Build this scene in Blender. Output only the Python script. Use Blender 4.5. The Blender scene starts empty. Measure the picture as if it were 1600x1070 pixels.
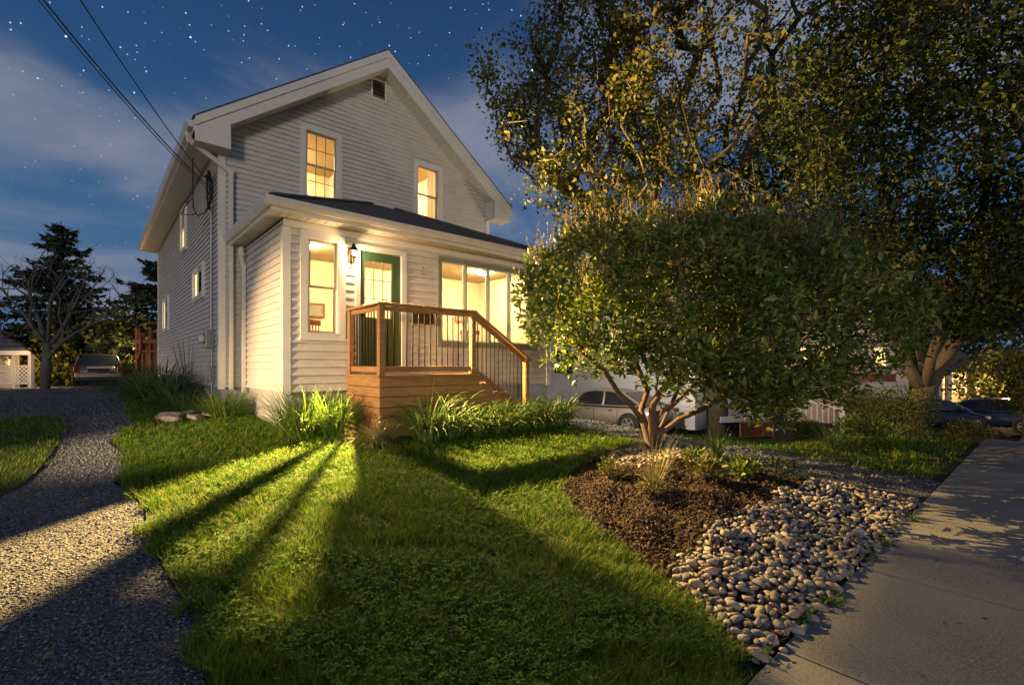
import bpy, math, random
import numpy as np
from mathutils import Vector, Matrix
from mathutils.geometry import delaunay_2d_cdt
from mathutils.kdtree import KDTree
random.seed(7)
RNG = np.random.default_rng(7)
R = math.radians
sc = bpy.context.scene
col = bpy.data.collections.new("scene"); sc.collection.children.link(col)

# ------------------------------------------------------------------ camera
# x runs along the house front, y into the plot, z = 0 at the sidewalk
EYE = 1.5
PHI = R(-41.27)
FPX = 746.0
cam_d = bpy.data.cameras.new("camera"); cam = bpy.data.objects.new("camera", cam_d); col.objects.link(cam)
cam.location = (0, 0, EYE); cam.rotation_euler = (R(90), 0, PHI)
cam_d.sensor_width = 36; cam_d.lens = 36 * FPX / 1600; cam_d.shift_y = 35 / 1600
cam_d.clip_start = 0.05; cam_d.clip_end = 600
sc.camera = cam
CR = (math.cos(PHI), math.sin(PHI)); CF = (-math.sin(PHI), math.cos(PHI))

def cw(X, D, z=None):                      # camera-aligned ground offsets to world
    p = (CR[0]*X + CF[0]*D, CR[1]*X + CF[1]*D)
    return Vector(p) if z is None else Vector((p[0], p[1], z))
def ray(px, D):                            # world x, y at photo column px and depth D
    return cw((px-800)/FPX*D, D)
def smooth(a, b, x):
    t = np.clip((np.asarray(x, float)-a)/(b-a), 0, 1); return t*t*(3-2*t)
def gz(x, y):                              # height of the ground
    y_ = np.asarray(y, float); x_ = np.asarray(x, float)
    b = np.interp(y_, [-50, .95, 3.0, 7.8, 10.4, 13, 25, 31, 60], [0, 0, .13, .47, .63, .69, .66, .47, .3])
    q = smooth(2.2, 5.6, y_)
    d = 1.45*(q*smooth(7.4, 12.4, x_)+(1-q)*smooth(13.0, 22, x_)) + .9*smooth(20, 60, x_)
    r = b - d
    return float(r) if r.ndim == 0 else r
def hit(px, py):                           # where the ground lies under a photo pixel
    best = None; prev = None
    for i in range(1, 900):
        D = .5 + i*.06
        p = ray(px, D); zr = EYE + (570-py)/FPX*D
        if zr <= gz(p.x, p.y): return Vector((p.x, p.y, gz(p.x, p.y)))
    return Vector((p.x, p.y, gz(p.x, p.y)))
def dep(p): return p[0]*CF[0] + p[1]*CF[1]

# ------------------------------------------------------------------ objects
def tag(o, label=None, cat=None, group=None, kind=None):
    if label: o["label"] = label
    if cat: o["category"] = cat
    if group: o["group"] = group
    if kind: o["kind"] = kind
    return o
def link(o, parent=None):
    col.objects.link(o)
    if parent is not None:
        o.parent = parent
        p = parent; m = Matrix.Identity(4)
        while p is not None and p.type == 'EMPTY':
            m = Matrix.LocRotScale(p.location, p.rotation_euler, p.scale) @ m if p is parent else m
            break
        if parent.type == 'EMPTY': o.matrix_parent_inverse = m.inverted()
    return o
def empty(name, loc, label=None, cat=None, group=None):
    o = bpy.data.objects.new(name, None); o.location = loc; o.empty_display_size = .2
    col.objects.link(o); return tag(o, label, cat, group)
def copy_tree(root, loc, label=None, group=None, rz=None, scale=None):
    def rec(o, parent):
        c = o.copy(); col.objects.link(c)
        if parent is not None: c.parent = parent
        for ch in [k for k in o.children]: rec(ch, c)
        return c
    r = rec(root, None); r.location = loc
    if rz is not None: r.rotation_euler = (0, 0, rz)
    if scale: r.scale = (scale,)*3
    if label: r["label"] = label
    if group: r["group"] = group
    return r

def mesh_np(name, V, loops, sizes, mat, parent=None, smooth_=False):
    me = bpy.data.meshes.new(name)
    V = np.ascontiguousarray(V, np.float32); loops = np.ascontiguousarray(loops, np.int32); sizes = np.ascontiguousarray(sizes, np.int32)
    me.vertices.add(len(V)); me.vertices.foreach_set("co", V.ravel())
    me.loops.add(len(loops)); me.loops.foreach_set("vertex_index", loops)
    me.polygons.add(len(sizes)); st = np.concatenate([[0], np.cumsum(sizes)[:-1]]).astype(np.int32)
    me.polygons.foreach_set("loop_start", st)
    if smooth_: me.polygons.foreach_set("use_smooth", np.ones(len(sizes), bool))
    me.update(calc_edges=True)
    if mat: me.materials.append(mat)
    o = bpy.data.objects.new(name, me)
    return link(o, parent)

class MB:
    def __init__(s): s.v = []; s.f = []
    def add(s, vs, fs):
        n = len(s.v); s.v += [tuple(v) for v in vs]; s.f += [tuple(i+n for i in f) for f in fs]; return s
    def box(s, x0, x1, y0, y1, z0, z1, M=None):
        vs = [Vector(p) for p in ((x0,y0,z0),(x1,y0,z0),(x1,y1,z0),(x0,y1,z0),(x0,y0,z1),(x1,y0,z1),(x1,y1,z1),(x0,y1,z1))]
        if M is not None: vs = [M @ v for v in vs]
        return s.add(vs, [(0,3,2,1),(4,5,6,7),(0,1,5,4),(1,2,6,5),(2,3,7,6),(3,0,4,7)])
    def quad(s, a, b, c, d): return s.add([a,b,c,d], [(0,1,2,3)])
    def prism(s, poly, axis, a, b):        # poly of (p, q) extruded along axis from a to b
        def P(p, q, t):
            return {'x': (t,p,q), 'y': (p,t,q), 'z': (p,q,t)}[axis]
        n = len(poly)
        vs = [P(p,q,a) for p,q in poly] + [P(p,q,b) for p,q in poly]
        fs = [tuple(range(n))[::-1], tuple(range(n,2*n))] + [(i,(i+1)%n,n+(i+1)%n,n+i) for i in range(n)]
        return s.add(vs, fs)
    def bar(s, a, b, w, h):                # rectangular bar between points, w sideways, h up
        a = Vector(a); b = Vector(b); d = (b-a).normalized()
        side = d.cross(Vector((0,0,1)))
        if side.length < 1e-4: side = Vector((1,0,0))
        side.normalize(); up = side.cross(d).normalized()
        c = [a+side*sx*w/2+up*sz*h/2 for sx,sz in ((-1,-1),(1,-1),(1,1),(-1,1))]
        e = [b+side*sx*w/2+up*sz*h/2 for sx,sz in ((-1,-1),(1,-1),(1,1),(-1,1))]
        return s.add(c+e, [(3,2,1,0),(4,5,6,7),(0,1,5,4),(1,2,6,5),(2,3,7,6),(3,0,4,7)])
    def tube(s, pts, rad, n=8, caps=True):
        pts = [Vector(p) for p in pts]; m = len(pts)
        if not hasattr(rad, '__len__'): rad = [rad]*m
        prev = None; rings = []
        base = len(s.v); vs = []
        for i, p in enumerate(pts):
            t = (pts[min(i+1,m-1)]-pts[max(i-1,0)])
            if t.length < 1e-7: t = Vector((0,0,1))
            t.normalize()
            if prev is None:
                u = t.cross(Vector((.1,.2,1) if abs(t.z) < .9 else (1,0,0))).normalized()
            else:
                u = prev - t*prev.dot(t)
                u = u.normalized() if u.length > 1e-5 else t.orthogonal().normalized()
            prev = u; w = t.cross(u)
            for k in range(n):
                a = 2*math.pi*k/n; vs.append(p+(u*math.cos(a)+w*math.sin(a))*rad[i])
        fs = [(i*n+k, i*n+(k+1)%n, (i+1)*n+(k+1)%n, (i+1)*n+k) for i in range(m-1) for k in range(n)]
        if caps: fs += [tuple(range(n))[::-1], tuple(range((m-1)*n, m*n))]
        return s.add(vs, fs)
    def lathe(s, c, prof, n=16, M=None):   # prof (r, z) about vertical axis at c
        vs = []
        for r, z in prof:
            for k in range(n):
                a = 2*math.pi*k/n; v = Vector((r*math.cos(a), r*math.sin(a), z))
                if M is not None: v = M @ v
                vs.append(v+Vector(c))
        m = len(prof)
        fs = [(i*n+k, i*n+(k+1)%n, (i+1)*n+(k+1)%n, (i+1)*n+k) for i in range(m-1) for k in range(n)]
        fs += [tuple(range(n))[::-1], tuple(range((m-1)*n, m*n))]
        return s.add(vs, fs)
    def build(s, name, mat, parent=None, smooth_=False, bevel=0):
        me = bpy.data.meshes.new(name); me.from_pydata(s.v, [], s.f); me.update()
        if mat: me.materials.append(mat)
        if smooth_:
            for p in me.polygons: p.use_smooth = True
        o = bpy.data.objects.new(name, me); link(o, parent)
        if bevel:
            b = o.modifiers.new('bevel', 'BEVEL'); b.width = bevel; b.segments = 2; b.limit_method = 'ANGLE'
        return o

# ------------------------------------------------------------------ instancing many small shapes into one mesh
def rot_from(yaw, pitch, roll):
    cy, sy, cp, sp, cr, sr = np.cos(yaw), np.sin(yaw), np.cos(pitch), np.sin(pitch), np.cos(roll), np.sin(roll)
    z = np.zeros_like(cy); o = z+1
    Rz = np.stack([cy,-sy,z, sy,cy,z, z,z,o], -1).reshape(-1,3,3)
    Rx = np.stack([o,z,z, z,cp,-sp, z,sp,cp], -1).reshape(-1,3,3)
    Ry = np.stack([cr,z,sr, z,o,z, -sr,z,cr], -1).reshape(-1,3,3)
    return Rz @ Rx @ Ry
def inst(T, faces, M, P):
    T = np.asarray(T, float); n = len(P); k = len(T)
    V = np.einsum('nij,kj->nki', M, T) + P[:, None, :]
    lf = np.concatenate([np.asarray(f) for f in faces]); sz = np.array([len(f) for f in faces])
    L = (lf[None, :] + (np.arange(n)*k)[:, None]).ravel()
    return V.reshape(-1, 3), L, np.tile(sz, n)
def join(parts):
    Vs, Ls, Ss, off = [], [], [], 0
    for V, L, S in parts:
        Vs.append(V); Ls.append(L+off); Ss.append(S); off += len(V)
    return np.concatenate(Vs), np.concatenate(Ls), np.concatenate(Ss)
def in_poly(x, y, poly):
    x = np.asarray(x); y = np.asarray(y); c = np.zeros(x.shape, bool); n = len(poly); j = n-1
    for i in range(n):
        xi, yi = poly[i]; xj, yj = poly[j]
        if yi != yj:
            c ^= ((yi > y) != (yj > y)) & (x < (xj-xi)*(y-yi)/(yj-yi)+xi)
        j = i
    return c
def poly_dist(x, y, poly):
    d = np.full(np.shape(x), 1e9); n = len(poly)
    for i in range(n):
        ax, ay = poly[i]; bx, by = poly[(i+1) % n]; dx, dy = bx-ax, by-ay
        t = np.clip(((x-ax)*dx+(y-ay)*dy)/(dx*dx+dy*dy+1e-12), 0, 1)
        d = np.minimum(d, np.hypot(x-ax-t*dx, y-ay-t*dy))
    return d
def dense(poly, step=.12, jit=0):
    out = []
    for i in range(len(poly)):
        a = Vector(poly[i]); b = Vector(poly[(i+1) % len(poly)]); n = max(1, int((b-a).length/step))
        for k in range(n):
            p = a.lerp(b, k/n)
            if jit and k: p = p + Vector((random.uniform(-jit, jit), random.uniform(-jit, jit)))
            out.append((p.x, p.y))
    return out
def sheet(name, poly, res, zf, mat, kind='structure', jit=0, edge=None):
    P = dense(poly, edge or res, jit)
    xs = [p[0] for p in P]; ys = [p[1] for p in P]
    gx = np.arange(min(xs), max(xs), res); gy = np.arange(min(ys), max(ys), res)
    X, Y = np.meshgrid(gx, gy); X = X.ravel(); Y = Y.ravel()
    ok = in_poly(X, Y, P) & (poly_dist(X, Y, P) > res*.35)
    X, Y = X[ok], Y[ok]
    vs = [Vector(p) for p in P] + [Vector((a, b)) for a, b in zip(X, Y)]
    n = len(P)
    v2, e2, f2, *_ = delaunay_2d_cdt(vs, [(i, (i+1) % n) for i in range(n)], [], 1, 1e-5)
    A = np.array([(v.x, v.y) for v in v2]); Z = zf(A[:, 0], A[:, 1])
    o = mesh_np(name, np.column_stack([A, Z]), np.array([i for f in f2 for i in f]), np.array([len(f) for f in f2]), mat, smooth_=True)
    o.data.polygons.foreach_set("use_smooth", np.ones(len(f2), bool))
    me = o.data
    if sum(p.normal.z for p in me.polygons[:50]) < 0: me.flip_normals()
    if kind: o["kind"] = kind
    return o

# ------------------------------------------------------------------ materials
def mat(name, base=(.5,.5,.5), rough=.6, metal=0, var=None, vscale=6, bump=0, bscale=40, stretch=None, spec=None, island=None, emit=None, estr=0, transl=0, detail=6):
    m = bpy.data.materials.new(name); m.use_nodes = True; nt = m.node_tree; N = nt.nodes; L = nt.links
    b = N['Principled BSDF']; b.inputs['Roughness'].default_value = rough; b.inputs['Metallic'].default_value = metal
    b.inputs['Base Color'].default_value = (*base, 1)
    if spec is not None: b.inputs['Specular IOR Level'].default_value = spec
    tc = N.new('ShaderNodeTexCoord'); mp = N.new('ShaderNodeMapping'); L.new(tc.outputs['Object'], mp.inputs[0])
    if stretch: mp.inputs['Scale'].default_value = stretch
    cur = None
    if var:
        nz = N.new('ShaderNodeTexNoise'); nz.inputs['Scale'].default_value = vscale; nz.inputs['Detail'].default_value = detail; nz.inputs['Roughness'].default_value = .65
        L.new(mp.outputs[0], nz.inputs['Vector'])
        cr = N.new('ShaderNodeValToRGB'); cr.color_ramp.elements[0].position = .3; cr.color_ramp.elements[1].position = .7
        cr.color_ramp.elements[0].color = (*base, 1); cr.color_ramp.elements[1].color = (*var, 1)
        L.new(nz.outputs['Fac'], cr.inputs[0]); cur = cr.outputs[0]
    if island:
        g = N.new('ShaderNodeNewGeometry'); cr2 = N.new('ShaderNodeValToRGB'); cr2.color_ramp.interpolation = 'LINEAR'
        e = cr2.color_ramp.elements
        e[0].position = 0; e[0].color = (*island[0], 1); e[1].position = 1; e[1].color = (*island[-1], 1)
        for i, c in enumerate(island[1:-1]):
            q = e.new((i+1)/(len(island)-1)); q.color = (*c, 1)
        L.new(g.outputs['Random Per Island'], cr2.inputs[0])
        if cur is None: cur = cr2.outputs[0]
        else:
            mx = N.new('ShaderNodeMix'); mx.data_type = 'RGBA'; mx.blend_type = 'MULTIPLY'; mx.inputs['Factor'].default_value = 1
            L.new(cr2.outputs[0], mx.inputs['A']); L.new(cur, mx.inputs['B']); cur = mx.outputs['Result']
    if cur is not None: L.new(cur, b.inputs['Base Color'])
    if bump:
        nb = N.new('ShaderNodeTexNoise'); nb.inputs['Scale'].default_value = bscale; nb.inputs['Detail'].default_value = 5
        L.new(mp.outputs[0], nb.inputs['Vector']); bp = N.new('ShaderNodeBump'); bp.inputs['Strength'].default_value = bump; bp.inputs['Distance'].default_value = .02
        L.new(nb.outputs['Fac'], bp.inputs['Height']); L.new(bp.outputs[0], b.inputs['Normal'])
    if emit:
        b.inputs['Emission Color'].default_value = (*emit, 1); b.inputs['Emission Strength'].default_value = estr
    if transl:
        tr = N.new('ShaderNodeBsdfTranslucent'); ms = N.new('ShaderNodeMixShader'); ms.inputs[0].default_value = transl
        if cur is not None: L.new(cur, tr.inputs[0])
        else: tr.inputs[0].default_value = (*base, 1)
        L.new(b.outputs[0], ms.inputs[1]); L.new(tr.outputs[0], ms.inputs[2]); L.new(ms.outputs[0], N['Material Output'].inputs[0])
    return m
def glass_mat(name, tint=(1,1,1), refl=.12):
    m = bpy.data.materials.new(name); m.use_nodes = True; N = m.node_tree.nodes; L = m.node_tree.links
    N.remove(N['Principled BSDF'])
    t = N.new('ShaderNodeBsdfTransparent'); t.inputs[0].default_value = (*tint, 1)
    g = N.new('ShaderNodeBsdfGlossy'); g.inputs['Roughness'].default_value = .02
    f = N.new('ShaderNodeFresnel'); f.inputs[0].default_value = 1.45
    ms = N.new('ShaderNodeMixShader'); L.new(f.outputs[0], ms.inputs[0]); L.new(t.outputs[0], ms.inputs[1]); L.new(g.outputs[0], ms.inputs[2])
    L.new(ms.outputs[0], N['Material Output'].inputs[0]); return m
def emit_mat(name, colr, s):
    m = bpy.data.materials.new(name); m.use_nodes = True; N = m.node_tree.nodes; L = m.node_tree.links
    N.remove(N['Principled BSDF']); e = N.new('ShaderNodeEmission'); e.inputs[0].default_value = (*colr, 1); e.inputs[1].default_value = s
    L.new(e.outputs[0], N['Material Output'].inputs[0]); return m

WARM = (1, .62, .25)
M = {}
M['siding'] = mat('vinyl_siding', (.68,.635,.565), .5, var=(.54,.50,.44), vscale=3, bump=.08, bscale=60, stretch=(1,1,4))
M['siding_low'] = M['siding']
M['trim'] = mat('painted_trim', (.74,.70,.64), .4, var=(.66,.62,.56), vscale=5)
M['gutter'] = mat('gutter_metal', (.72,.68,.62), .35, var=(.62,.58,.52), vscale=4)
M['soffit'] = mat('soffit', (.66,.62,.55), .5, var=(.6,.56,.5), vscale=4)
M['foundation'] = mat('painted_concrete', (.5,.49,.46), .8, var=(.36,.35,.33), vscale=3, bump=.5, bscale=25)
M['shingle'] = mat('asphalt_shingle', (.04,.041,.048), .9, var=(.10,.10,.11), vscale=18, bump=.8, bscale=60)
M['greenpaint'] = mat('green_paint', (.028,.068,.034), .4, var=(.04,.085,.042), vscale=3)
M['greentrim'] = mat('sage_trim', (.20,.24,.17), .5, var=(.24,.27,.2), vscale=3)
M['wood'] = mat('stained_wood', (.36,.19,.08), .6, var=(.19,.092,.038), vscale=5, stretch=(1.2,1.2,9), bump=.25, bscale=40)
M['woodh'] = mat('stained_boards', (.37,.195,.08), .6, var=(.20,.095,.04), vscale=4, stretch=(1,1,14), bump=.25, bscale=30)
M['iron'] = mat('dark_bronze_metal', (.010,.008,.006), .75, spec=.08, var=(.016,.011,.008))
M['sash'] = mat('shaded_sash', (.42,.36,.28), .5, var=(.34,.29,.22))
M['grid'] = mat('backlit_muntin', (.16,.12,.07), .5, var=(.12,.09,.05))  # backlit darkness of the bars is put into the colour
M['black'] = mat('black_metal', (.012,.012,.013), .5, var=(.02,.02,.02))
M['cable'] = mat('black_cable', (.008,.008,.009), .6, var=(.014,.013,.012))
M['grey'] = mat('grey_metal', (.32,.32,.31), .45, metal=.3, var=(.24,.24,.23), vscale=8)
M['glass'] = glass_mat('window_glass')
M['room'] = mat('cream_plaster', (.82,.71,.50), .8, var=(.76,.65,.44), vscale=1.5)
M['roomfloor'] = mat('room_floor', (.35,.2,.1), .5, var=(.25,.14,.07), vscale=5)
M['lamp'] = emit_mat('lamp_glow', (1,.75,.36), 720)
M['roomglow'] = emit_mat('side_window_glow', (1,.66,.26), 1.7)
M['curtain'] = mat('curtain', (.85,.8,.7), .8, var=(.6,.5,.38), vscale=9, stretch=(6,6,.1), transl=.5)
M['bark'] = mat('bark', (.05,.04,.031), .9, var=(.10,.078,.06), vscale=14, stretch=(1,1,.25), bump=.9, bscale=30)
M['barkpale'] = mat('smooth_tan_bark', (.17,.115,.075), .85, var=(.085,.055,.036), vscale=12, stretch=(1,1,.3), bump=.5, bscale=30)
M['barkgrey'] = mat('grey_bark', (.13,.11,.10), .9, var=(.07,.06,.055), vscale=12, stretch=(1,1,.3), bump=.6, bscale=30)
M['leafmaple'] = mat('maple_leaf', rough=.6, spec=.25, island=[(.035,.052,.010),(.06,.075,.013),(.10,.105,.018),(.17,.14,.024)], transl=.35)
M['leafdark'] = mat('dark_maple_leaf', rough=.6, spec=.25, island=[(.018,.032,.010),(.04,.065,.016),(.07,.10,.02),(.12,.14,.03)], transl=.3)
M['leafbush'] = mat('glossy_bush_leaf', rough=.4, island=[(.055,.105,.018),(.10,.165,.028),(.18,.24,.045),(.30,.31,.08)], transl=.3)
M['seedhead'] = mat('reddish_twig_tips', rough=.7, island=[(.12,.12,.04),(.20,.14,.06),(.16,.095,.055)], transl=.2)
M['needle'] = mat('spruce_needles', rough=.7, island=[(.012,.022,.012),(.02,.036,.018),(.03,.05,.024)])
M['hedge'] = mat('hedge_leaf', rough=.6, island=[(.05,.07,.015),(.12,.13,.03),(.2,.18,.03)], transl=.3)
M['grass'] = mat('grass_blade', rough=.65, spec=.2, island=[(.030,.088,.009),(.06,.15,.012),(.115,.205,.016),(.24,.24,.05)], transl=.35)
M['clover'] = mat('clover_leaf', rough=.85, spec=.12, island=[(.05,.13,.02),(.08,.18,.03),(.13,.23,.04)], transl=.25)
M['strap'] = mat('strap_leaf', rough=.4, island=[(.05,.10,.025),(.09,.16,.035),(.20,.27,.09)], transl=.25)
M['reed'] = mat('reed_leaf', rough=.45, island=[(.06,.12,.02),(.11,.2,.03),(.19,.27,.05)], transl=.3)
M['straw'] = mat('straw_blade', rough=.6, island=[(.25,.2,.09),(.14,.17,.05),(.3,.26,.13)], transl=.3)
M['stone'] = mat('river_stone', (.8,.8,.8), .75, island=[(.20,.19,.175),(.30,.26,.22),(.13,.13,.13),(.38,.30,.24),(.24,.235,.24),(.09,.09,.10),(.40,.37,.34)], var=(1,1,1), vscale=30, bump=.35, bscale=70)
M['stone_solo'] = None
M['gravel'] = mat('gravel_chip', rough=.85, island=[(.065,.078,.105),(.115,.13,.165),(.045,.052,.07),(.20,.21,.235),(.09,.105,.135)])
M['mulchchip'] = mat('mulch_chip', rough=.9, island=[(.026,.014,.009),(.044,.024,.015),(.013,.008,.006),(.075,.042,.026)])
M['rust'] = mat('reddish_wood', (.34,.12,.05), .7, var=(.2,.07,.03), vscale=6, stretch=(1,1,6))
M['rubber'] = mat('tyre_rubber', (.012,.012,.013), .8, var=(.02,.02,.02))
M['rim'] = mat('alloy_rim', (.5,.5,.52), .35, metal=.7, var=(.42,.42,.44))
M['carglass'] = mat('car_glass', (.01,.012,.015), .06, spec=.8, var=(.014,.016,.02))
M['redlamp'] = mat('red_lamp', (.16,.012,.01), .25, var=(.12,.01,.008))
M['clearlamp'] = mat('clear_lamp', (.6,.6,.6), .15, var=(.5,.5,.52))

def ground_mat(name, c0, c1, c2, s1=2.2, s2=45, bump=.6, bs=120, rough=.9, voro=0):
    m = bpy.data.materials.new(name); m.use_nodes = True; N = m.node_tree.nodes; L = m.node_tree.links; b = N['Principled BSDF']
    b.inputs['Roughness'].default_value = rough; b.inputs['Specular IOR Level'].default_value = .25
    tc = N.new('ShaderNodeTexCoord')
    n1 = N.new('ShaderNodeTexNoise'); n1.inputs['Scale'].default_value = s1; n1.inputs['Detail'].default_value = 8
    n2 = N.new('ShaderNodeTexNoise'); n2.inputs['Scale'].default_value = s2; n2.inputs['Detail'].default_value = 4
    L.new(tc.outputs['Object'], n1.inputs['Vector']); L.new(tc.outputs['Object'], n2.inputs['Vector'])
    r1 = N.new('ShaderNodeValToRGB'); r1.color_ramp.elements[0].position = .35; r1.color_ramp.elements[1].position = .65
    r1.color_ramp.elements[0].color = (*c0, 1); r1.color_ramp.elements[1].color = (*c1, 1); L.new(n1.outputs['Fac'], r1.inputs[0])
    r2 = N.new('ShaderNodeValToRGB'); r2.color_ramp.elements[0].position = .4; r2.color_ramp.elements[1].position = .62
    r2.color_ramp.elements[0].color = (0,0,0,1); r2.color_ramp.elements[1].color = (1,1,1,1); L.new(n2.outputs['Fac'], r2.inputs[0])
    mx = N.new('ShaderNodeMix'); mx.data_type = 'RGBA'; L.new(r2.outputs[0], mx.inputs['Factor']); L.new(r1.outputs[0], mx.inputs['A']); mx.inputs['B'].default_value = (*c2, 1)
    L.new(mx.outputs['Result'], b.inputs['Base Color'])
    if voro:
        v = N.new('ShaderNodeTexVoronoi'); v.inputs['Scale'].default_value = voro; L.new(tc.outputs['Object'], v.inputs['Vector'])
        hs = N.new('ShaderNodeHueSaturation'); L.new(mx.outputs['Result'], hs.inputs['Color'])
        sp = N.new('ShaderNodeSeparateColor'); L.new(v.outputs['Color'], sp.inputs[0])
        mr = N.new('ShaderNodeMapRange'); mr.inputs['To Min'].default_value = .45; mr.inputs['To Max'].default_value = 1.6; L.new(sp.outputs[0], mr.inputs[0]); L.new(mr.outputs[0], hs.inputs['Value'])
        L.new(hs.outputs[0], b.inputs['Base Color'])
        hgt = N.new('ShaderNodeMath'); hgt.operation = 'MULTIPLY_ADD'; L.new(v.outputs['Distance'], hgt.inputs[0]); hgt.inputs[1].default_value = -1; L.new(sp.outputs[1], hgt.inputs[2])
        src = hgt.outputs[0]
    else:
        nb = N.new('ShaderNodeTexNoise'); nb.inputs['Scale'].default_value = bs; nb.inputs['Detail'].default_value = 6; L.new(tc.outputs['Object'], nb.inputs['Vector']); src = nb.outputs['Fac']
    bp = N.new('ShaderNodeBump'); bp.inputs['Strength'].default_value = bump; bp.inputs['Distance'].default_value = .012
    L.new(src, bp.inputs['Height']); L.new(bp.outputs[0], b.inputs['Normal'])
    return m
M['turf'] = ground_mat('turf', (.03,.05,.010), (.055,.085,.014), (.02,.03,.008), bump=1)
M['soil'] = ground_mat('field', (.02,.03,.010), (.035,.045,.014), (.02,.025,.01))
M['drive'] = ground_mat('gravel_sheet', (.075,.085,.105), (.13,.14,.16), (.05,.055,.07), s1=1.1, s2=60, bump=1, voro=55)
M['mulch'] = ground_mat('mulch_sheet', (.03,.017,.011), (.05,.028,.018), (.022,.012,.008), s2=60, bump=1, bs=70)
M['walk'] = ground_mat('concrete_walk', (.12,.125,.132), (.20,.205,.21), (.24,.24,.24), s1=1.3, s2=70, bump=.6, bs=120)
M['road'] = ground_mat('asphalt', (.045,.045,.05), (.06,.06,.065), (.07,.07,.07), bump=.4)
# ================================================================== the house
HX0, HX1, HY0, HY1 = 1.79, 8.2, 10.35, 21.5       # main block
PX0, PX1, PY0 = 2.2, 7.98, 7.8                    # enclosed front porch
SB = 1.08                                         # underside of the siding
EAVE = 5.62
def zr(z): return z+EYE                           # heights measured from the lens
house = empty('clapboard_house', (5, 14, .5), 'two storey white clapboard house with lit windows and a gable facing the lawn', 'house')

def side_courses(mb, org, sd, nd, s0, s1, z0, z1, opens, expo, lim=None, t=.028):
    org = Vector(org); sd = Vector(sd); nd = Vector(nd)
    P = lambda s, z, o: org + sd*s + nd*o + Vector((0,0,z))
    cuts = sorted(set([z for o in opens for z in (o[2], o[3])]))
    c0 = z0
    while c0 < z1-1e-6:
        c1 = min(c0+expo, z1)
        lv = [c0]+[z for z in cuts if c0+1e-4 < z < c1-1e-4]+[c1]
        for a, b in zip(lv[:-1], lv[1:]):
            mid = (a+b)/2
            la, ra = lim(a) if lim else (s0, s1); lb, rb = lim(b) if lim else (s0, s1)
            if rb-lb < .01: lb = rb = (lb+rb)/2
            if ra-la < .01: continue
            ivs = [(la, ra, lb, rb)]
            for o in opens:
                if o[2]-1e-5 <= mid <= o[3]+1e-5:
                    nv = []
                    for (p, q, r_, u) in ivs:
                        if o[0] >= q or o[1] <= p: nv.append((p, q, r_, u)); continue
                        if o[0] > p: nv.append((p, o[0], r_, o[0]))
                        if o[1] < q: nv.append((o[1], q, o[1], u))
                    ivs = nv
            oa = t*(1-(a-c0)/expo); ob = t*(1-(b-c0)/expo)
            for (p, q, r_, u) in ivs:
                mb.quad(P(p,a,oa), P(q,a,oa), P(u,b,ob), P(r_,b,ob))
                if a == c0: mb.quad(P(p,a,-.003), P(q,a,-.003), P(q,a,oa), P(p,a,oa))
        c0 = c1
def inner_wall(mb, org, sd, s0, s1, z0, z1, opens):
    org = Vector(org); sd = Vector(sd); P = lambda s, z: org+sd*s+Vector((0,0,z))
    zc = sorted(set([z0, z1]+[min(max(z, z0), z1) for o in opens for z in (o[2], o[3])]))
    for a, b in zip(zc[:-1], zc[1:]):
        mid = (a+b)/2; ivs = [(s0, s1)]
        for o in opens:
            if o[2] <= mid <= o[3]:
                nv = []
                for p, q in ivs:
                    if o[0] >= q or o[1] <= p: nv.append((p, q)); continue
                    if o[0] > p: nv.append((p, o[0]))
                    if o[1] < q: nv.append((o[1], q))
                ivs = nv
        for p, q in ivs: mb.quad(P(p,a), P(q,a), P(q,b), P(p,b))

# openings as (s0, s1, z0, z1)
W1 = (3.24, 4.10, zr(3.46), zr(5.02)); W2 = (5.88, 6.70, zr(3.46), zr(5.02))
PW1 = (2.44, 3.14, zr(.42), zr(2.12)); DOOR = (3.33, 4.27, zr(-.12), zr(2.04)); BIG = (4.95, 7.43, zr(.39), zr(2.085))
SW1 = (14.45, 15.3, zr(2.95), zr(4.05)); SW2 = (11.87, 13.25, zr(1.47), zr(2.19)); SW3 = (18.15, 19.65, zr(1.1), zr(2.16))

# ---- gable wall
def rl(z):                                         # roof underside limits at height z
    ZA = zr(7.1)-.42; k = (zr(7.1)-zr(4.37))/3.66
    d = max(0, z-(zr(4.37)-.42+.3))/k
    x0 = 1.34+d; x1 = 8.66-d
    return max(HX0, x0-.1), min(HX1, x1+.1)
mb = MB(); side_courses(mb, (0,HY0,0), (1,0,0), (0,-1,0), HX0, HX1, SB, zr(7.1)-.36, [W1, W2], .1, lim=rl)
mb.build('wall', M['siding'], house)
mb = MB(); side_courses(mb, (HX0,0,0), (0,1,0), (-1,0,0), HY0, HY1, SB, EAVE, [SW1, SW2, SW3], .1)
mb.build('wall', M['siding'], house)
mb = MB(); mb.box(HX1-.02, HX1, HY0+.01, HY1, SB, EAVE); mb.box(HX0+.03, HX1-.021, HY1-.02, HY1, SB, EAVE)
mb.add([(HX0,HY1,EAVE),(HX1,HY1,EAVE),(5,HY1,zr(7.1)-.4)], [(0,1,2)]); mb.build('wall', M['siding'], house)
# ---- porch walls
mb = MB(); side_courses(mb, (0,PY0,0), (1,0,0), (0,-1,0), PX0, PX1, SB, zr(2.2), [PW1, DOOR, BIG], .128)
mb.build('wall', M['siding'], house)
mb = MB(); side_courses(mb, (PX0,0,0), (0,1,0), (-1,0,0), PY0, HY0, SB, zr(2.22), [], .118)
mb.build('wall', M['siding'], house)
mb = MB(); side_courses(mb, (PX1,0,0), (0,1,0), (1,0,0), PY0, HY0, SB, zr(2.22), [], .118)
mb.build('wall', M['siding'], house)
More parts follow.
